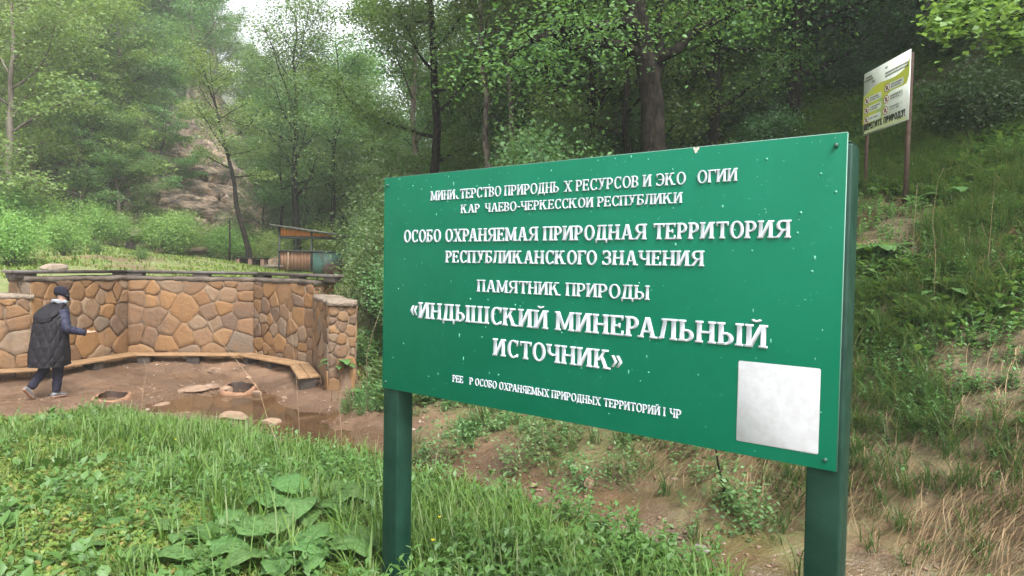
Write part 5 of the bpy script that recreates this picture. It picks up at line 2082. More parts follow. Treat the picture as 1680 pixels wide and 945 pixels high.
tall(408, 28.5, 8.6, 'tree leaning far to the left in front of the rock scar', 28, 'bark_dark', 'leaf_olive', .13, .42, 2.1, 6500, .105, lean=(-.22, 0), clump=.11)
tall(1016, 13.5, 9, 'thin dark tree half hidden left of the thick dark-trunked tree', 29, 'bark_dark', 'leaf_mid', .08, .15, 2.4, 22000, .075)
tall(960, 17, 12, 'leafy tree filling the space above the middle of the board', 30, 'bark_dark', 'leaf_mid', .13, .12, 3.4, 34000, .085)
tall(1165, 14, 10, 'dense low-branched tree right of the thick dark-trunked tree', 31, 'bark_dark', 'leaf_mid', .12, .12, 3.0, 34000, .078)
tall(1290, 14.5, 10, 'dark leafy tree above the right half of the board', 32, 'bark_dark', 'leaf_dark', .14, .1, 3.2, 34000, .078)
tall(1390, 17.5, 11, 'dark tree standing just behind the yellow notice', 33, 'bark_dark', 'leaf_dark', .15, .1, 3.4, 30000, .085)

# ---- kinds for the woods; each wood tree is a copy with its own turn and size
NOWHERE = (0, -40, -3)
kinds = {}
for nm, leaf, kw in (
    ('layer', 'leaf_bright', dict(seed=51, Ht=8.5, r0=.16, cb=.12, spread=3.3, nl=20, nleaf=22000, leafL=.115, layered=.2, sub=6, clump=.085)),
    ('layer2', 'leaf_mid', dict(seed=52, Ht=9.0, r0=.16, cb=.12, spread=3.0, nl=20, nleaf=22000, leafL=.115, layered=.22, sub=6, clump=.085)),
    ('round', 'leaf_mid', dict(seed=53, Ht=8.0, r0=.15, cb=.15, spread=3.4, nl=18, nleaf=20000, leafL=.112, layered=.5, sub=6, clump=.09)),
    ('olive', 'leaf_olive', dict(seed=54, Ht=7.5, r0=.13, cb=.15, spread=2.8, nl=16, nleaf=17000, leafL=.10, layered=.4, sub=6, clump=.09)),
    ('wood1', 'leaf_mid', dict(seed=55, Ht=12, r0=.17, cb=.18, spread=3.4, nl=20, nleaf=24000, leafL=.115, layered=.45, sub=6)),
    ('wood2', 'leaf_dark', dict(seed=56, Ht=11, r0=.18, cb=.15, spread=3.5, nl=20, nleaf=24000, leafL=.115, layered=.45, sub=6)),
    ('wood3', 'leaf_bush', dict(seed=57, Ht=6.5, r0=.09, cb=.12, spread=2.4, nl=16, nleaf=17000, leafL=.095, layered=.5, sub=6)),
):
    kinds[nm] = (leaf, kw, [None])


def wood(kind, p, sc, label, group, cat='tree', rz=None):
    leaf, kw, cell = kinds[kind]
    rz = RS.rand() * 6.28 if rz is None else rz
    if cell[0] is None:
        cell[0] = build_tree('tree', p, label, cat, group, 'bark_dark' if 'wood' in kind else 'bark_grey', leaf, rz, **kw)
        cell[0].scale = (sc, sc, sc)
        cell[0].rotation_euler = (0, 0, rz)
        return cell[0]
    return dup(cell[0], p, rz, sc * np.array([1, 1, 0.9 + .25 * RS.rand()]), label, group, (0.05 * RS.randn(), 0.05 * RS.randn()))


# named hillside trees
for kind, px, d, sc, lb in (
    ('layer', 150, 31.5, 1.22, 'largest bright green tree with flat layered boughs low on the left hillside'),
    ('layer', 180, 37, 1.05, 'bright layered tree directly left of the upper rock scar'),
    ('layer', 90, 37, 1.2, 'bright layered tree above and left of the largest layered tree'),
    ('olive', 15, 25, 1.35, 'yellowish olive tree cut by the left edge of the photo'),
    ('olive', 60, 30.5, 1.25, 'olive tree leaning over the meadow, second from the left edge'),
    ('layer2', 130, 29.5, .72, 'half-height shaded green tree under the largest layered tree'),
    ('round', 195, 31, .66, 'short green tree at the lower left foot of the rock scar'),
    ('layer2', 265, 35, .72, 'small green tree growing out of the middle of the rock scar'),
    ('round', 440, 46, 1.0, 'tree on the slope just right of the rock scar behind the leaning tree'),
):
    wood(kind, ground_at(px, d) - np.array([0, 0, .2]), sc, lb, None)

# the rest of the left hillside, thick enough to hide the ground except on the scar
placed = []
cnt = 0
for k in range(4000):
    px = RS.uniform(-420, 640)
    d = RS.uniform(29, 88) if px < 420 else RS.uniform(42, 95)
    p = ground_at(px, d)
    sd = float(foot_sd(p[0], p[1]))
    if sd < 2.5 or sd > 62: continue
    q = proj(p)[0]
    if q[1] < -330: continue
    tp = np.concatenate([proj(p + np.array([ox, 0, oz])) for ox in (-2.4, 0, 2.4) for oz in (1, 3, 5.5, 7.5)])
    if inpoly(tp[:, 0], tp[:, 1], SCAR).sum() > (0 if d < 44 else 2): continue
    mind = 2.7 + d * 0.02
    if any((p[0] - a[0]) ** 2 + (p[1] - a[1]) ** 2 < mind ** 2 for a in placed): continue
    placed.append(p)
    cnt += 1
    if cnt > 215: break
HG = 'trees crowding the left hillside'
for p in placed:
    q = proj(p)[0]
    r = RS.rand()
    kind = 'layer' if r < .42 else 'layer2' if r < .66 else 'round' if r < .85 else 'olive'
    tone = {'layer': 'bright green', 'layer2': 'mid green', 'round': 'round-crowned green', 'olive': 'olive green'}[kind]
    where = 'left of the scar' if q[0] < 250 else 'above or right of the scar'
    hi_ = 'high on the hazy hillside' if q[1] < 180 else 'on the lower hillside'
    wood(kind, p - np.array([0, 0, .3]), .8 + .45 * RS.rand(), f'{tone} tree {hi_}, {where}'.replace(', above or right of', ' above or right of'), HG + ', ' + tone + ' ' + hi_ + ' ' + where)

# valley and right-hand woods
placed2 = [ground_at(px, d) for px, d in ((1066, 11), (797, 15.5), (838, 16.5), (710, 19), (640, 23), (486, 32), (461, 35), (544, 33), (1016, 13.5), (960, 17), (1165, 14), (1290, 14.5), (1390, 17.5))]
cnt = 0
for k in range(6000):
    px = RS.uniform(560, 2050)
    d = RS.uniform(13.5, 62)
    p = ground_at(px, d)
    q = float(qslope(p[0], p[1]))
    if px < 700 and d < 30: continue
    if q < (2.0 if px > 900 else 1.0) or q > 34: continue
    if px > 1400 and d < 15.5: continue
    sep = 2.1 + d * .035
    if any((p[0] - a[0]) ** 2 + (p[1] - a[1]) ** 2 < sep ** 2 for a in placed2): continue
    placed2.append(p)
    cnt += 1
    r = RS.rand()
    if px > 1150:
        kind = 'wood2' if r < .6 else 'wood1' if r < .85 else 'wood3'
    else:
        kind = 'wood1' if r < .5 else 'wood2' if r < .7 else 'wood3'
    tone = {'wood1': 'tall mid green', 'wood2': 'tall dark green', 'wood3': 'small light green'}[kind]
    where = 'behind the board left half' if px < 980 else 'behind the board right half' if px < 1400 else 'right of the yellow notice'
    far = 'deep in the wood' if d > 28 else 'at the wood front'
    wood(kind, p - np.array([0, 0, .3]), .85 + .4 * RS.rand(), f'{tone} tree {far}, {where}', f'{tone} trees {far}, {where}')
    if cnt > 95: break
# trees closing the valley under the gap of sky
for px, d, kind, sc, lb in ((430, 46, 'layer2', 1.0, 'hazy green tree left of the sky gap behind the straight kiosk tree'), (520, 50, 'layer2', 1.1, 'hazy tree under the middle of the sky gap'), (470, 58, 'round', 1.25, 'farthest hazy tree at the end of the valley'),
                            (580, 44, 'wood1', .9, 'hazy tree right of the dark-trunked kiosk tree'), (600, 34, 'wood3', 1.25, 'light green tree beyond the bushes left of the board'), (560, 38, 'wood3', 1.3, 'light green tree right behind the kiosk roof end'), (500, 42, 'wood3', 1.4, 'light green low tree seen behind the kiosk'),
                            (425, 37, 'wood3', .9, 'low leafy tree between leaning tree and kiosk')):
    wood(kind, ground_at(px, d), sc, lb, None)

# tall trees standing farther right on the slope, out of the frame, whose crowns shade it
for k_, (x_, y_) in enumerate(((13.0, 7.5), (10.4, 9.6), (14.5, 11.5), (12.6, 14.0), (16.5, 15.5))):
    wood('wood2' if k_ % 3 else 'wood1', (x_, y_, float(H(x_, y_)) - .3), 1.15, 'tall tree standing on the slope beyond the right edge of the photo', 'trees beyond the right edge')
# hazy tall trees on the skyline where the hillside comes down to the valley
for px, d, yt, kind, lb in ((352, 58, 10, 'layer2', 'hazy skyline tree directly above the top of the rock scar'), (386, 60, 60, 'round', 'hazy skyline tree at the left edge of the sky gap'), (415, 56, 100, 'layer2', 'hazy skyline tree just right of the top of the rock scar'),
                            (448, 60, 120, 'round', 'hazy skyline tree under the left part of the sky gap'), (478, 64, 125, 'layer2', 'hazy skyline tree seen through the straight open-crowned tree'), (508, 58, 130, 'round', 'hazy skyline tree right of the straight open-crowned tree'),
                            (538, 62, 130, 'layer2', 'hazy skyline tree under the right part of the sky gap'), (566, 54, 125, 'round', 'hazy skyline tree at the right end of the sky gap'), (596, 50, 110, 'layer2', 'hazy skyline tree beside the feathery tree right of the sky gap')):
    g_ = ground_at(px, d)
    wood(kind, g_ - np.array([0, 0, .3]), (at(px, yt, d)[2] - g_[2]) / (8.4 if kind == 'round' else 9.4), lb, None)
# ---- bushes
bush = {}
for nm, leaf, kw in (('big', 'leaf_bush', dict(seed=71, Ht=2.6, spread=1.5, stems=26, nleaf=9000, leafL=.085)), ('far', 'leaf_bright', dict(seed=72, Ht=2.0, spread=1.6, stems=22, nleaf=9000, leafL=.09)),
                     ('small', 'leaf_mid', dict(seed=73, Ht=1.1, spread=.8, stems=16, nleaf=2600, leafL=.075)), ('wild', 'leaf_dark', dict(seed=74, Ht=1.7, spread=1.3, stems=22, nleaf=9000, leafL=.075))):
    bush[nm] = (leaf, kw, [None])


def shrub(kind, p, sc, label, group=None, rz=None):
    leaf, kw, cell = bush[kind]
    rz = RS.rand() * 6.28 if rz is None else rz
    if cell[0] is None:
        cell[0] = build_bush('bush', p, label, 'bush', group, leaf, rz, **kw)
        cell[0].scale = (sc, sc, sc)
        return cell[0]
    return dup(cell[0], p, rz, sc * np.array([1, 1, .85 + .3 * RS.rand()]), label, group)


for kind, px, d, sc, lb in (
    ('big', 622, 13.4, .72, 'leafy bush just right of the stone pier, beside the board edge'),
    ('big', 655, 14.8, .9, 'tall leafy bush touching the left edge of the green board'),
    ('big', 640, 17.5, .9, 'leafy bush behind the pier, in front of the rusty bin side'),
    ('big', 655, 20, 1.2, 'tall pale bush above the pier bushes, left of the board top corner'),
    ('big', 612, 22.5, .72, 'bush overhanging the right side of the rusty bin'),
    ('big', 668, 12.3, .7, 'bush hidden behind the left edge of the board'),
    ('small', 584, 12.0, .6, 'small leafy bush growing at the back of the stone pier'),
    ('far', 22, 16.5, .62, 'yellowish round bush on the grass behind the left end of the wall'),
    ('far', 105, 20.5, .55, 'wispy young bush alone on the grassy mound'),
    ('far', 283, 28.3, .95, 'rounded green bush at the foot of the rock scar'),
    ('far', 255, 28.8, .7, 'smaller bush left of the rounded bush at the scar foot'),
    ('far', 150, 26, .7, 'low bush at the hill foot above the grassy mound'),
    ('far', 185, 27.5, .6, 'low bush between the grassy mound and the tree stump'),
    ('far', 60, 25, .9, 'bush at the hill foot above the yellowish round bush'),
    ('far', 5, 24, 1.0, 'bush at the hill foot by the left edge of the photo'),
    ('far', 375, 30, .85, 'bush right behind the thin dark pole'),
    ('far', 440, 31, .8, 'bush between the leaning tree foot and the kiosk'),
    ('far', 345, 31, .6, 'bush left of the thin dark pole'),
    ('far', 470, 34, 1.0, 'bush seen through the open kiosk'),
    ('far', 525, 33, 1.1, 'bush behind the right half of the open kiosk'),
    ('far', 290, 33.5, .8, 'bush growing on the lower rock scar'),
    ('far', 245, 33, .6, 'bush at the left rim of the rock scar'),
    ('small', 158, 21, .4, 'tuft of leaves on the mound right of the wispy bush'),
    ('small', 230, 22, .4, 'tuft of leaves on the meadow below the tree stump'),
):
    shrub(kind, ground_at(px, d) - np.array([0, 0, .05]), sc, lb)
# underwood behind the board and on the dark slope
cnt = 0
pl = []
for k in range(3000):
    px, d = RS.uniform(690, 1900), RS.uniform(10.5, 24)
    p = ground_at(px, d)
    if float(qslope(p[0], p[1])) < 2.6 or (px > 1395 and d < 10.8): continue
    if 1290 < px < 1560 and d < 14.0: continue
    if any((p[0] - a[0]) ** 2 + (p[1] - a[1]) ** 2 < (1.25 + .02 * d) ** 2 for a in pl): continue
    pl.append(p)
    cnt += 1
    kind = 'big' if (px < 1150 and RS.rand() < .55) else 'wild'
    if px > 1380: kind = 'wild'
    tone = 'light green' if kind == 'big' else 'dark green'
    where = 'behind the board' if px < 1400 else 'on the slope right of the yellow notice'
    shrub(kind, p - np.array([0, 0, .1]), (.55 + .5 * RS.rand()) * (.7 if px > 1380 else 1), f'{tone} underwood bush {where}', f'{tone} underwood bushes {where}')
    if cnt > 110: break

# ---- bright bough hanging in at the top right from a tree standing outside the frame
bx = np.array([7.4, 6.6, 0])
bx[2] = float(H(bx[0], bx[1]))
bl = lambda px, py, d: at(px, py, d) - bx
mb = MB()
mb.tube([(0, 0, -.4), (.05, 0, 1.0), (.0, .05, 2.4), (.1, .1, 4.2), (.15, 0, 6.0)], [.14, .12, .1, .07, .03], 10)
rs = np.random.RandomState(8)
bough = [[(.0, .05, 2.2), bl(1790, 10, 6.3), bl(1700, 20, 6.0), bl(1620, 30, 5.8), bl(1540, 52, 5.7)], [(.0, .05, 2.2), bl(1800, -30, 6.4), bl(1690, -10, 6.1), bl(1600, 2, 6.0), bl(1560, 12, 5.9)], [(0, .02, 1.9), bl(1780, 60, 6.2), bl(1710, 55, 6.0), bl(1660, 64, 5.9)]]
tw = []
for bpts in bough:
    bpts = np.array([np.asarray(q, float) for q in bpts])
    mb.tube(bpts, np.linspace(.03, .005, len(bpts)), 6)
    for i in range(1, len(bpts) - 1):
        for f in np.linspace(0, 1, 9):
            q = bpts[i] + (bpts[i + 1] - bpts[i]) * f
            dirs = unit(bpts[i + 1] - bpts[i]) * .5 + rs.randn(3) * np.array([.5, .5, .3])
            e_ = q + unit(dirs) * (.12 + .16 * rs.rand())
            mb.tube([q, (q + e_) / 2 + (0, 0, .01), e_], [.004, .003, .002], 4, cap=False)
            tw += [q * .5 + e_ * .5, e_, q]
for k in range(5):
    q = [(.1, .1, 3 + .6 * k)]
    tw += [np.array([.1, .1, 3 + .6 * k]) + rs.randn(3) * .8 for _ in range(20)]
tw = np.array(tw)
nl_ = 2600
P = tw[rs.randint(0, len(tw), nl_)] + rs.randn(nl_, 3) * .05
V, F = leaf_quads(P, rand_dirs(rs, nl_, -.3, .3), unit(np.array([0, 0, 1.0]) + .45 * rs.randn(nl_, 3)), .065 * (.7 + .6 * rs.rand(nl_)), .05 * (.7 + .6 * rs.rand(nl_)))
t = thing('hazel_tree', bx, 'tree whose bright round-leaved bough hangs in at the top right corner', 'tree')
mb.build('trunk', M['bark_dark'], t, smooth=True)
link('crown', np_mesh('crown', V, [F]), M['leaf_hazel'], t)

# ------------------------------------------------------------------ grass, weeds, straw
def blades(P, hgt, wid, az, lean, levels=4, curl=1.0):
    """bent tapering blades as one vertex array; lean 0 upright .. 1 flat arching"""
    n = len(P)
    t = np.linspace(0, 1, levels + 1)
    D = np.stack([np.cos(az), np.sin(az), np.zeros(n)], 1)
    S = np.stack([-np.sin(az), np.cos(az), np.zeros(n)], 1)
    V = []
    for k in t:
        out = lean * (k ** 1.7) * 0.9
        upz = k * (1 - 0.45 * lean * k * curl)
        c = P + D * (out * hgt)[:, None] + np.array([0, 0, 1.0]) * (upz * hgt)[:, None]
        w = wid * (1 - k) ** 0.6 * (0.55 + 0.45 * min(1, 4 * (1 - k))) * .5
        V.append(c - S * w[:, None])
        V.append(c + S * w[:, None])
    V = np.stack(V, 1)
    m_ = 2 * (levels + 1)
    base_ = np.arange(n)[:, None] * m_
    F = np.concatenate([base_ + np.array([[2 * k, 2 * k + 1, 2 * k + 3, 2 * k + 2]]) for k in range(levels)])
    return V.reshape(-1, 3), F


def leaves6(P, D, Nn, L, W, fold=0.2, droop=0.25):
    S = unit(np.cross(D, Nn))
    Nn = np.cross(S, D)
    L, W = np.asarray(L)[:, None], np.asarray(W)[:, None]
    c = P + D * L * .5
    dn = np.array([0, 0, -1.0]) * L * droop
    V = np.stack([P, P + D * L * .38 + S * W * .5 + Nn * W * fold, P + D * L * .38 - S * W * .5 + Nn * W * fold, c, P + D * L + dn], 1)
    n = len(P)
    b_ = np.arange(n)[:, None] * 5
    F = np.concatenate([b_ + np.array([[0, 1, 3]]), b_ + np.array([[0, 3, 2]]), b_ + np.array([[1, 4, 3]]), b_ + np.array([[2, 3, 4]])])
    return V.reshape(-1, 3), F


def scatter(n, x0, x1, y0, y1, dens, rs, near=4.0, power=1.2):
    n = int(n * {-11.5: 1.24, -3.5: 1.25, -1: 1.3}.get(x0, 1.0))
    x, y = rs.uniform(x0, x1, n), rs.uniform(y0, y1, n)
    d = np.clip(dens(x, y), 0, 1) * np.minimum(1, (near / np.maximum(np.hypot(x, y), .5)) ** power)
    k = (rs.rand(n) < d) & (np.abs(x) < 1.25 * np.maximum(y, 0) + 2.5)
    x, y = x[k], y[k]
    return np.stack([x, y, H(x, y)], 1)


rs = np.random.RandomState(99)


def stuff(name, parts, mt, label):
    V, F, o = [], {}, 0
    for v, f in parts:
        V.append(v)
        F.setdefault(f.shape[1], []).append(f + o)
        o += len(v)
    ob = link(name, np_mesh(name, np.concatenate(V), [np.concatenate(F[k]) for k in F]), M[mt])
    return tag(ob, label, None, None, 'stuff')


# tall grass: thick along the crest of the bank and between the posts, thin on the trampled left
def sline(x, y):
    return (x + y - 6.3) * 0.707


def burd(x, y):
    return 1 - .9 * np.exp(-(((x + 1.15) / .75) ** 2 + ((y - 3.75) / .9) ** 2))


def tall_dens(x, y):
    c = fbm(x * 1.4, y * 1.4, 201, 3)
    s = sline(x, y)
    crest = np.exp(-((s + 1.75) / .75) ** 2)
    back_ = .5 * sstep(6.2, 7.4, y)
    right = sstep(-1.7, -.9, x) * .3
    bur = burd(x, y)
    low = 1 - .8 * sstep(-1.2, -2.2, x + .35 * (y - 4)) * sstep(6.6, 5.6, y)
    return bank_mask(x, y) * bur * low * np.clip(.04 + crest * 1.1 + back_ * .8 + right, 0, 1) * sstep(.38, .52, c)


P = scatter(260000, -11.5, 2.6, 1.6, 9.6, tall_dens, rs, 5.0)
n = len(P)
tall_h = .10 + .30 * rs.rand(n) ** 1.2 * (1 - .55 * sstep(6.5, 8.0, P[:, 1])) * (.5 + fbm(P[:, 0] * 1.1, P[:, 1] * 1.1, 202))
cl = scatter(5200, -11.5, 2.4, 1.6, 9.0, lambda x, y: bank_mask(x, y) * np.clip(.12 + 1.0 * np.exp(-((sline(x, y) + 1.7) / .9) ** 2), 0, 1) * (.5 + .5 * burd(x, y)) * sstep(.42, .55, fbm(x * 1.7, y * 1.7, 203)), rs, 5, .5)
kc = 26
Pc = np.repeat(cl, kc, 0) + rs.randn(len(cl) * kc, 3) * np.array([.04, .04, 0])
hc = np.repeat(.16 + .24 * rs.rand(len(cl)), kc) * (.55 + .6 * rs.rand(len(cl) * kc)) * (1 - .5 * sstep(6.5, 8.2, Pc[:, 1]))
g1c = blades(Pc, hc, .008 + .007 * rs.rand(len(Pc)), rs.rand(len(Pc)) * 6.28, .2 + .8 * rs.rand(len(Pc)))
g1 = blades(P, tall_h, .007 + .008 * rs.rand(n), rs.rand(n) * 6.28, .2 + .75 * rs.rand(n))
stuff('tall_grass', [g1, g1c], 'blade', 'fresh tall grass along the crest of the near bank')

P = scatter(200000, -11.5, 2.6, 1.4, 9.6, lambda x, y: bank_mask(x, y) * (.35 + .65 * sstep(.4, .6, fbm(x * 1.6, y * 1.6, 216))), rs, 4.0)
n = len(P)
g2 = blades(P, .04 + .10 * rs.rand(n), .0035 + .003 * rs.rand(n), rs.rand(n) * 6.28, .4 + .8 * rs.rand(n), 3)
stuff('short_grass', [g2], 'cover', 'short yellowish grass on the trampled near bank')

# low leafy cover: rosettes of small leaves
def rosettes(P, k, L, W, rs, el=(.1, .7)):
    n = len(P)
    PP = np.repeat(P, k, 0)
    az = rs.rand(n * k) * 6.28
    e_ = rs.uniform(el[0], el[1], n * k)
    D = np.stack([np.cos(az) * np.cos(e_), np.sin(az) * np.cos(e_), np.sin(e_)], 1)
    Nn = np.stack([-np.cos(az) * np.sin(e_), -np.sin(az) * np.sin(e_), np.cos(e_)], 1) + .25 * rs.randn(n * k, 3)
    sc = np.repeat(.55 + .9 * rs.rand(n), k) * (.7 + .6 * rs.rand(n * k))
    stalk = D * (sc * L * .45)[:, None]
    return leaves6(PP + stalk + np.array([0, 0, .008]), D, unit(Nn), L * sc, W * sc)


P = scatter(230000, -11.5, 1.8, 1.4, 9.2, lambda x, y: bank_mask(x, y) * (.3 + .7 * sstep(.35, .6, fbm(x * 1.8, y * 1.8, 210))) * sstep(.5, -.9, sline(x, y) + 1.0 - .2 * x), rs, 3.6, 1.3)
r1 = rosettes(P, 5, .03, .017, rs, (.1, 1.0))
stuff('ground_cover', [r1], 'cover', 'low yellow-green leafy ground cover on the near bank')
P = scatter(26000, -11.5, 1.8, 1.4, 9.0, lambda x, y: bank_mask(x, y) * burd(x, y) * (.16 + .9 * sstep(.42, .56, fbm(x * 1.2 + 3, y * 1.2, 215))) * (1 - .75 * sstep(-1.2, -2.2, x + .35 * (y - 4))), rs, 3.6, 1.1)
r3 = rosettes(P, 6, .088, .044, rs, (.2, 1.1))
stuff('leafy_weeds', [r3], 'weed', 'clumps of brighter medium-leaved weeds over the near bank')

# upright weeds with paired leaves
def weeds(P, hgt, pairs, L, W, rs):
    n = len(P)
    out = []
    az = rs.rand(n) * 6.28
    tilt = .15 * rs.randn(n, 2)
    for k in range(pairs):
        f = (k + 1) / pairs
        c = P + np.stack([tilt[:, 0] * f * hgt, tilt[:, 1] * f * hgt, f * hgt], 1)
        for s in (0, PI):
            a = az + s + k * PI / 2 + .2 * rs.randn(n)
            e_ = .25 + .45 * f + .2 * rs.randn(n)
            D = np.stack([np.cos(a) * np.cos(e_), np.sin(a) * np.cos(e_), np.sin(e_)], 1)
            Nn = np.stack([-np.cos(a) * np.sin(e_), -np.sin(a) * np.sin(e_), np.cos(e_)], 1)
            sc = (1.15 - .55 * abs(f - .55)) * (.8 + .4 * rs.rand(n))
            out.append(leaves6(c, D, Nn, L * sc, W * sc))
    a = rs.rand(n) * 6.28
    top = np.stack([tilt[:, 0] * hgt, tilt[:, 1] * hgt, hgt], 1)
    S = np.stack([np.cos(a), np.sin(a), 0 * a], 1) * .0022
    V = np.stack([P - S, P + S, P + top + S, P + top - S], 1).reshape(-1, 3)
    out.append((V, np.arange(n * 4).reshape(n, 4)))
    return out


P = scatter(26000, -7, 2.6, 1.5, 9.2, lambda x, y: bank_mask(x, y) * burd(x, y) * np.clip(sstep(-2.6, -.6, x + .18 * (y - 4)) + .05, 0, 1) * sstep(.35, .6, fbm(x * 1.5, y * 1.5, 220)), rs, 4.2, 1.0)
n = len(P)
w1 = weeds(P, .09 + .17 * rs.rand(n), 5, .07, .027, rs)
stuff('weeds', w1, 'weed', 'bright leafy weeds round the posts of the board')

# slope under and beside the board: patches of weeds, grass tussocks, matted straw
def patch(x, y):
    q = qslope(x, y)
    c = fbm(x * .9, y * .9, 71, 4) + .35 * (fbm(x * 2.4, y * 2.4, 72) - .5)
    return np.clip(sstep(.25, 1.2, q + (c - .5) * 2.4), 0, 1) * (1 - .4 * straw_mask(x, y)) * (y > 1.5) * (1 - .85 * sstep(.2, .9, x) * sstep(1.7, 1.1, q))


P = scatter(60000, -3.5, 12.5, 2.2, 13, lambda x, y: np.maximum(patch(x, y) * sstep(.4, .58, fbm(x * 1.6, y * 1.6, 231)) * (1 - .25 * sstep(1.5, 2.5, x)), .2 * sstep(1.8, 2.6, qslope(x, y))), rs, 6.5, .8)
n = len(P)
P = P[rs.rand(n) < np.where((P[:, 0] > -.4) & (qslope(P[:, 0], P[:, 1]) < 2.0), .45, 1.0)]
n = len(P)
ws = weeds(P, .06 + .16 * rs.rand(n), 4, .065, .03, rs)
stuff('slope_weeds', ws, 'leaf_bush', 'patches of leafy weeds over the bare slope')
P = scatter(21000, -3.5, 13.5, 2.0, 14, lambda x, y: patch(x, y) * sstep(.36, .5, fbm(x * 1.1, y * 1.1, 233)) * (1 - .75 * sstep(2.2, .8, x)), rs, 7, .6)
n = len(P)
kk = 16
PP = np.repeat(P, kk, 0) + rs.randn(n * kk, 3) * np.array([.035, .035, 0])
hh = np.repeat(.16 + .34 * rs.rand(n), kk) * (.6 + .6 * rs.rand(n * kk))
dn_az = np.arctan2(-.64, -.77) + 1.1 * rs.randn(n * kk)
g3 = blades(PP, hh, .007 + .006 * rs.rand(n * kk), dn_az, .5 + .7 * rs.rand(n * kk))
stuff('slope_grass', [g3], 'blade_dark', 'drooping grass tussocks on the right slope')


def lying(P, L, W, az, rs, levels=5, lift=.05):
    """dry stems lying down the slope, each following the land"""
    n = len(P)
    V = []
    bend = .7 * rs.randn(n)
    xy = P[:, :2].copy()
    lf = lift * (.3 + rs.rand(n))
    for k in range(levels + 1):
        a = az + bend * k / levels
        d = np.stack([np.cos(a), np.sin(a)], 1)
        S = np.stack([-np.sin(a), np.cos(a), .3 + 0 * a], 1)
        z = H(xy[:, 0], xy[:, 1]) + lf * (1.6 * math.sin(PI * min(1, .2 + k / levels)) + .1)
        c = np.stack([xy[:, 0], xy[:, 1], z], 1)
        w = W * (1 - .7 * k / levels) * .5
        V += [c - S * w[:, None], c + S * w[:, None]]
        xy = xy + d * (L / levels)[:, None]
    V = np.stack(V, 1)
    b_ = np.arange(n)[:, None] * 2 * (levels + 1)
    F = np.concatenate([b_ + np.array([[2 * k, 2 * k + 1, 2 * k + 3, 2 * k + 2]]) for k in range(levels)])
    return V.reshape(-1, 3), F


P = scatter(260000, -1, 12, 2.0, 12, lambda x, y: straw_mask(x, y) * sstep(.3, .55, fbm(x * 3, y * 3, 261)) + .05 * (qslope(x, y) > 1.2) * (x > .8), rs, 5.5, 1.0)
n = len(P)
s1 = lying(P, .25 + .55 * rs.rand(n), .0035 + .0035 * rs.rand(n), np.arctan2(-.3, -.95) + 2.0 * (fbm(P[:, 0] * 1.6, P[:, 1] * 1.6, 262, 3) - .5) + .3 * rs.randn(n), rs, lift=.06)
stuff('dry_straw', [s1], 'straw', 'matted dry straw lying down the right slope')

# under the trees on the right the slope is green with low leafy growth
P = scatter(60000, 1.5, 16, 6.5, 22, lambda x, y: sstep(2.8, 4.5, qslope(x, y)) * sstep(.35, .55, fbm(x * .8, y * .8, 241)), rs, 11, .8)
r2 = rosettes(P, 6, .12, .055, rs, (.15, .9))
stuff('slope_undergrowth', [r2], 'leaf_mid', 'leafy undergrowth on the shady right slope')

P = scatter(9000, -3.4, -.8, 9.4, 14, lambda x, y: (x > -3.5 + .43 * (12.7 - y) + .3) * sstep(.1, .7, qslope(x, y)) * sstep(.3, .5, fbm(x * 1.8, y * 1.8, 271)), rs, 12, .5)
r4 = rosettes(P, 7, .13, .06, rs, (.2, 1.1))
stuff('bank_weeds', [r4], 'leaf_bush', 'leafy weeds on the bank between the stone pier and the board')
# meadow turf
def mead_d(x, y):
    d = seg_dist(x, y, WALL_LINE)
    ins = inpoly(x, y, BASIN)
    return ((y > 10.6) & ~ins & (d > .5) & (foot_sd(x, y) < 1.5) & (qslope(x, y) < 1.2)) * sstep(.3, .6, fbm(x * .7, y * .7, 251)) * (1 - .9 * sstep(0.54, 0.62, fbm(x * 0.35, y * 0.35, 91, 4)) * (x / np.maximum(y, 1) < -.44) * (y > 17))


P = scatter(120000, -30, -2, 10.6, 36, mead_d, rs, 22, .6)
n = len(P)
g4 = blades(P, .06 + .12 * rs.rand(n), .022 + .02 * rs.rand(n), rs.rand(n) * 6.28, .5 + .6 * rs.rand(n), 2)
stuff('meadow_grass', [g4], 'cover', 'short sunny green turf of the meadow behind the wall')

# gravel and clods on the bare mud
def bare(x, y):
    ins = (inpoly(x, y, BASIN) | (x > -3.2)) & (H(x, y) > WATER_Z - .05 * np.clip(9.3 - y, 0, 9) - .01)
    return ins * (1 - bank_mask(x, y)) * (qslope(x, y) < 1.8) * (seg_dist(x, y, WALL_LINE) > .3) * (.15 + .85 * sstep(.45, .65, fbm(x * 1.5, y * 1.5, 281)))


P = scatter(26000, -9.5, 4, 3.2, 13.6, bare, rs, 7, .6)
n = len(P)
ico = bmesh.new()
bmesh.ops.create_icosphere(ico, subdivisions=1, radius=1)
iv = np.array([v.co[:] for v in ico.verts])
if_ = np.array([[v.index for v in f.verts] for f in ico.faces])
ico.free()
sz = (.006 + .02 * rs.rand(n) ** 4)[:, None, None] * (1 + .45 * rs.randn(n, 1, 3)).clip(.5, 1.8) * np.array([1.2, 1.2, .7])
GVv = (iv[None] * (1 + .2 * rs.randn(n, len(iv), 1)) * sz + P[:, None, :]).reshape(-1, 3)
GF = (np.arange(n)[:, None, None] * len(iv) + if_[None]).reshape(-1, 3)
M['gravel'] = leaf_mat('gravel_bits', (0.1, 0.062, 0.038), (0.2, 0.13, 0.085), trans=0.0, objvar=0, rough=.8, c3=(.24, .19, .15), c3amt=.15)
stuff('gravel', [(GVv, GF)], 'gravel', 'small gravel and clods scattered over the bare mud')

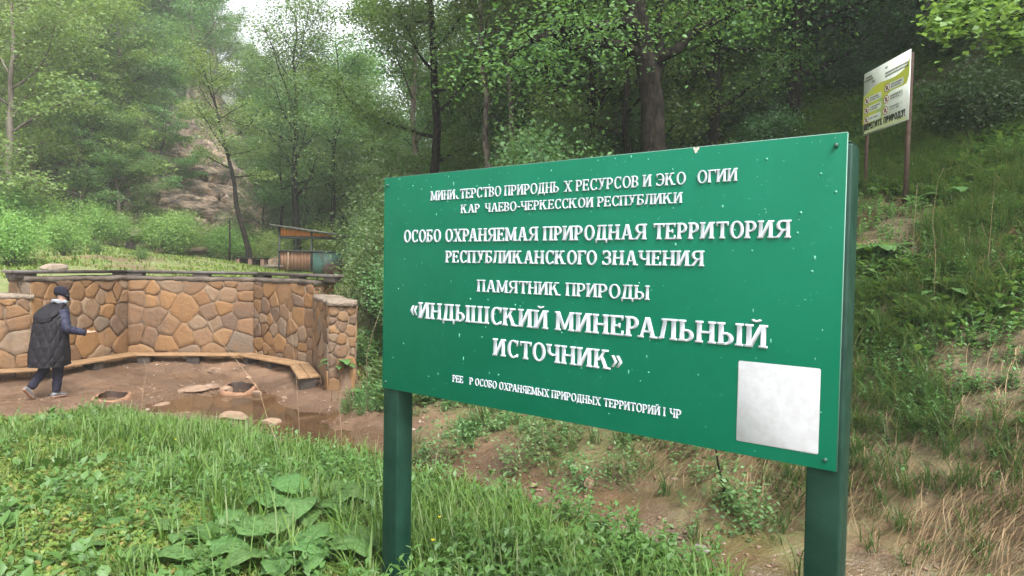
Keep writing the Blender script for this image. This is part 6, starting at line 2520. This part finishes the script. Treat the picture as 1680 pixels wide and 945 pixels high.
# ---- big soft leaves of burdock, one plant at a time
def burdock(p, nleaf, size, seed, label):
    rs = np.random.RandomState(seed)
    t = thing('burdock_plant', p, label, 'plant', 'broad-leaved burdock plants on the near bank')
    for k in range(nleaf):
        az = k * 2.4 + rs.randn() * .3
        L = size * (.6 + .5 * rs.rand())
        st = L * (.3 + .5 * rs.rand())
        el = .35 + .6 * rs.rand()
        nu, nv = 9, 7
        u = np.linspace(0, 1, nu)
        half = np.interp(u, [0, .06, .2, .38, .6, .8, .93, 1], [.03, .26, .36, .37, .31, .2, .09, .0]) * L
        tip = np.array([math.cos(az) * math.cos(el), math.sin(az) * math.cos(el), math.sin(el)]) * st
        V = []
        for i in range(nu):
            ang_ = .35 - 1.15 * u[i] + .1 * math.sin(seed + k)
            x = L * (u[i] - .10)
            z = L * (.28 * math.sin(u[i] * 2.2) - .28 * u[i] ** 2)
            for j in range(nv):
                v = -1 + 2 * j / (nv - 1)
                back_ = -.14 * L * (abs(v) ** 1.5) * (1 - min(1, u[i] * 4))
                wav = .025 * L * math.sin(u[i] * 17 + v * 3 + k) * abs(v) + .03 * L * math.cos(j * 2.2 + i * 1.7 + seed)
                edge_ = 1 + .07 * math.sin(i * 2.9 + k + seed)
                V.append((x + back_, v * half[i] * edge_, z + .12 * L * abs(v) - .10 * L * v * v * 1.3 + wav * .8))
        V = np.array(V)
        ca, sa = math.cos(az), math.sin(az)
        V = np.stack([V[:, 0] * ca - V[:, 1] * sa, V[:, 0] * sa + V[:, 1] * ca, V[:, 2]], 1) + tip
        I = np.arange(nu * nv).reshape(nu, nv)
        F = np.stack([I[:-1, :-1].ravel(), I[1:, :-1].ravel(), I[1:, 1:].ravel(), I[:-1, 1:].ravel()], 1)
        mb = MB()
        mb.add(V, F)
        mb.add(*tube_np([(0, 0, -.02), tip * .55 + (0, 0, .02), tip], [.006, .005, .004], 5, False))
        mb.build('leaf', M['burdock'], t, smooth=True)
    return t


for i, (px, py, nl_, sz, lb) in enumerate((
    (505, 850, 11, .32, 'burdock with the largest leaves in the middle of the near bank'),
    (455, 925, 9, .29, 'burdock at the bottom edge below the largest-leaved burdock'),
    (430, 820, 8, .23, 'mid-sized burdock left of the largest-leaved burdock'),
    (560, 800, 8, .22, 'burdock above the largest-leaved burdock near the tall grass'),
    (590, 905, 8, .22, 'burdock close to the left board post'),
    (385, 880, 7, .18, 'small burdock at the left end of the burdock patch'),
    (525, 930, 8, .22, 'burdock at the bottom edge between the patch and the left post'),
    (300, 890, 6, .17, 'broad-leaved burdock plant left of the burdock patch'),
    (345, 835, 6, .15, 'small burdock above and left of the burdock patch'),
    (480, 785, 6, .16, 'burdock half hidden in the tall grass above the patch'),
    (330, 938, 7, .19, 'burdock at the bottom edge left of the burdock patch'),
    (185, 872, 5, .13, 'broad-leaved plant on the trampled left of the bank'),
    (600, 835, 7, .19, 'burdock right against the left board post'),
    (740, 935, 5, .13, 'round-leaved small plant right of the left board post'),
    (250, 925, 5, .12, 'small broad-leaved plant at the bottom edge on trampled ground'),
    (120, 915, 4, .11, 'flat broad-leaved plant at the lower left of the bank'),
    (225, 800, 4, .10, 'small broad-leaved plant amid the yellowish ground cover'),
    (600, 770, 4, .13, 'leafy plant half behind the left board post top'),
)):
    burdock(hit(px, py), nl_, sz, 300 + i, lb)

# broad-leaved plants by the pier and on the slope
for i, (px, py, nl_, sz, lb) in enumerate(((560, 605, 8, .30, 'bushy broad-leaved plant at the foot of the stone pier'), (600, 655, 7, .26, 'broad-leaved plant on the bare slope left of the board'),
                                           (1560, 330, 7, .3, 'pale broad-leaved plant on the slope right of the notice'), (1440, 420, 9, .32, 'bright leafy plant right beside the top of the board edge'),
                                           (1545, 490, 6, .24, 'broad-leaved plant in the middle of the right slope'), (1500, 660, 6, .2, 'leafy plant among the straw on the right slope'))):
    t = burdock(hit(px, py), nl_, sz, 340 + i, lb)
    t['group'] = 'broad-leaved plants on the slope'

# saplings and dry stalks
def stalk(name, pts, r, mt, label, cat, leaves=0, L=.05, leaf='leaf_bush', seed=0, top=1.0, spread=.06):
    pts = np.array([np.asarray(q, float) for q in pts])
    o0 = pts[0].copy()
    t = thing(name, o0, label, cat)
    mb = MB()
    mb.tube(pts - o0, np.linspace(r, r * .35, len(pts)) * (.6 if cat == 'dry stem' else 1), 6)
    mb.build('stem', M[mt], t, smooth=True)
    if leaves:
        r_ = np.random.RandomState(seed)
        f = r_.rand(leaves) * top
        x = f * (len(pts) - 1)
        i0 = np.clip(x.astype(int), 0, len(pts) - 2)
        P = pts[i0] + (pts[i0 + 1] - pts[i0]) * (x - i0)[:, None] - o0 + r_.randn(leaves, 3) * spread
        P[:, 2] = np.maximum(P[:, 2], .02)
        V, F = leaf_quads(P, rand_dirs(r_, leaves, .1, .4), unit(np.array([0, 0, 1.0]) + .5 * r_.randn(leaves, 3)), L * (.6 + .8 * r_.rand(leaves)), L * .5 * (.6 + .8 * r_.rand(leaves)))
        link('leaves', np_mesh('leaves', V, [F]), M[leaf], t)
    return t


g = hit(1192, 842)
stalk('sapling', [g - (0, 0, .1), at(1187, 800, g[1]), at(1178, 760, g[1]), at(1172, 720, g[1] + .02), at(1168, 600, g[1] + .05)], .014, 'bark_dark', 'thin bare-stemmed sapling showing below the board near the right post', 'sapling', 240, .07, 'leaf_bush', 5, 1.0, .1)
for i, (px, py, lb, lv, spx) in enumerate(((1215, 862, 'feathery green clump at the foot of the thin sapling', 700, .13), (735, 755, 'feathery dark weed clump right of the left board post', 900, .17), (850, 770, 'low feathery weed clump under the middle of the board', 600, .16),
                                      (950, 800, 'small feathery weed clump on the lumpy earth', 420, .10), (1020, 790, 'weed clump under the middle of the board near straw', 500, .13), (890, 740, 'leafy weed clump just below the board edge', 600, .16))):
    g = hit(px, py)
    stalk('weed_clump', [g - (0, 0, .05), g + (.02, 0, .12), g + (.0, .02, .26)], .006, 'dry_stalk', lb, 'plant', lv, .05, 'leaf_bush', i, 1.0, spx)
# bent dry stems in front of the basin
for i, (ppts, r, lb) in enumerate((
    ([(468, 790, 5.6), (462, 745, 5.6), (440, 690, 5.62), (425, 640, 5.65), (395, 600, 5.7), (350, 545, 5.75), (335, 515, 5.78)], .005, 'long dry stem arching left across the view of the basin'),
    ([(493, 760, 6.4), (491, 700, 6.4), (486, 620, 6.4), (480, 560, 6.42), (473, 505, 6.45)], .004, 'upright dry stem crossing the bench end'),
    ([(232, 670, 8.6), (236, 635, 8.6), (241, 605, 8.6), (236, 590, 8.6)], .006, 'short forked dry stem on the grass by the nearer well ring'),
    ([(545, 560, 10.4), (562, 525, 10.4), (582, 496, 10.4)], .008, 'pale dry stem leaning against the end of the stone pier'),
    ([(602, 580, 9.5), (612, 545, 9.5), (625, 505, 9.5)], .006, 'pale dry stem in the bushes between pier and board'),
    ([(300, 760, 5.6), (350, 742, 5.6), (410, 745, 5.55), (445, 772, 5.5)], .004, 'dry bramble stem arching over the tall grass'),
    ([(1535, 420, 7.0), (1530, 360, 7.0), (1538, 300, 7.0), (1548, 275, 7.0)], .004, 'tall thin dry stem on the slope right of the board'),
    ([(1622, 420, 7.2), (1628, 340, 7.2), (1634, 280, 7.2), (1643, 300, 7.2)], .004, 'hooked dry stem near the right edge of the photo'),
    ([(1505, 300, 9.0), (1498, 400, 8.2), (1494, 470, 7.6)], .004, 'thin dark stem below the near post of the notice'),
    ([(560, 700, 7.0), (556, 668, 7.0), (560, 640, 7.0)], .006, 'stubby dry stem on the bare slope left of the left post'),
    ([(610, 770, 6.0), (616, 740, 6.0), (622, 715, 6.0)], .005, 'short straw-coloured stem beside the left post'),
)):
    pts = [at(*q) for q in ppts]
    f0 = pts[0].copy()
    f0[2] = float(H(f0[0], f0[1])) - .03
    if f0[2] < pts[0][2] - .02: pts = [f0] + pts
    stalk('dry_stem', pts, r, 'dry_stalk', lb, 'dry stem', 0)
# yellow buttercups
for i, (px, py, lb) in enumerate(((720, 888, 'yellow flower right of the left post, upper one'), (710, 930, 'yellow flower right of the left post, lower one'), (860, 725, 'yellow flower on the slope below the board'), (287, 743, 'yellow flower left of the tall grass middle'), (930, 700, 'yellow flower close under the board edge'))):
    g = hit(px, py + 8)
    t = thing('yellow_flower', g, lb, 'flower', 'yellow flowers in the grass')
    hgt = .16
    mb = MB()
    mb.tube([(0, 0, 0), (.01, 0, hgt * .6), (.0, .01, hgt)], .0018, 5)
    mb.build('stem', M['burdock'], t)
    a = np.linspace(0, 2 * PI, 5, endpoint=False)
    D = np.stack([np.cos(a), np.sin(a), .5 + 0 * a], 1)
    V, F = leaf_quads(np.repeat([[0, .01, hgt]], 5, 0), unit(D), np.repeat([[0, 0, 1.0]], 5, 0), np.full(5, .016), np.full(5, .015))
    link('petals', np_mesh('petals', V, [F]), M['flower'], t)

# ------------------------------------------------------------------ the damp air
if HAZE_DENSITY > 0:
    m = bpy.data.materials.new('damp_air')
    m.use_nodes = True
    nt = m.node_tree
    nt.nodes.clear()
    out = nt.nodes.new('ShaderNodeOutputMaterial')
    v = nt.nodes.new('ShaderNodeVolumePrincipled')
    v.inputs['Color'].default_value = (0.93, 0.96, 1.0, 1)
    v.inputs['Density'].default_value = HAZE_DENSITY
    v.inputs['Anisotropy'].default_value = 0.3
    nt.links.new(v.outputs[0], out.inputs['Volume'])
    z0 = float(gV[:, 2].min()) - 1.0
    z1 = float(gV[:, 2].max()) + 16
    mb = MB()
    mb.box((5, 55, (z0 + z1) / 2), (340, 260, z1 - z0))
    tag(mb.build('haze', m), kind='stuff', label='thin damp haze in the valley')
SC.camera = cam
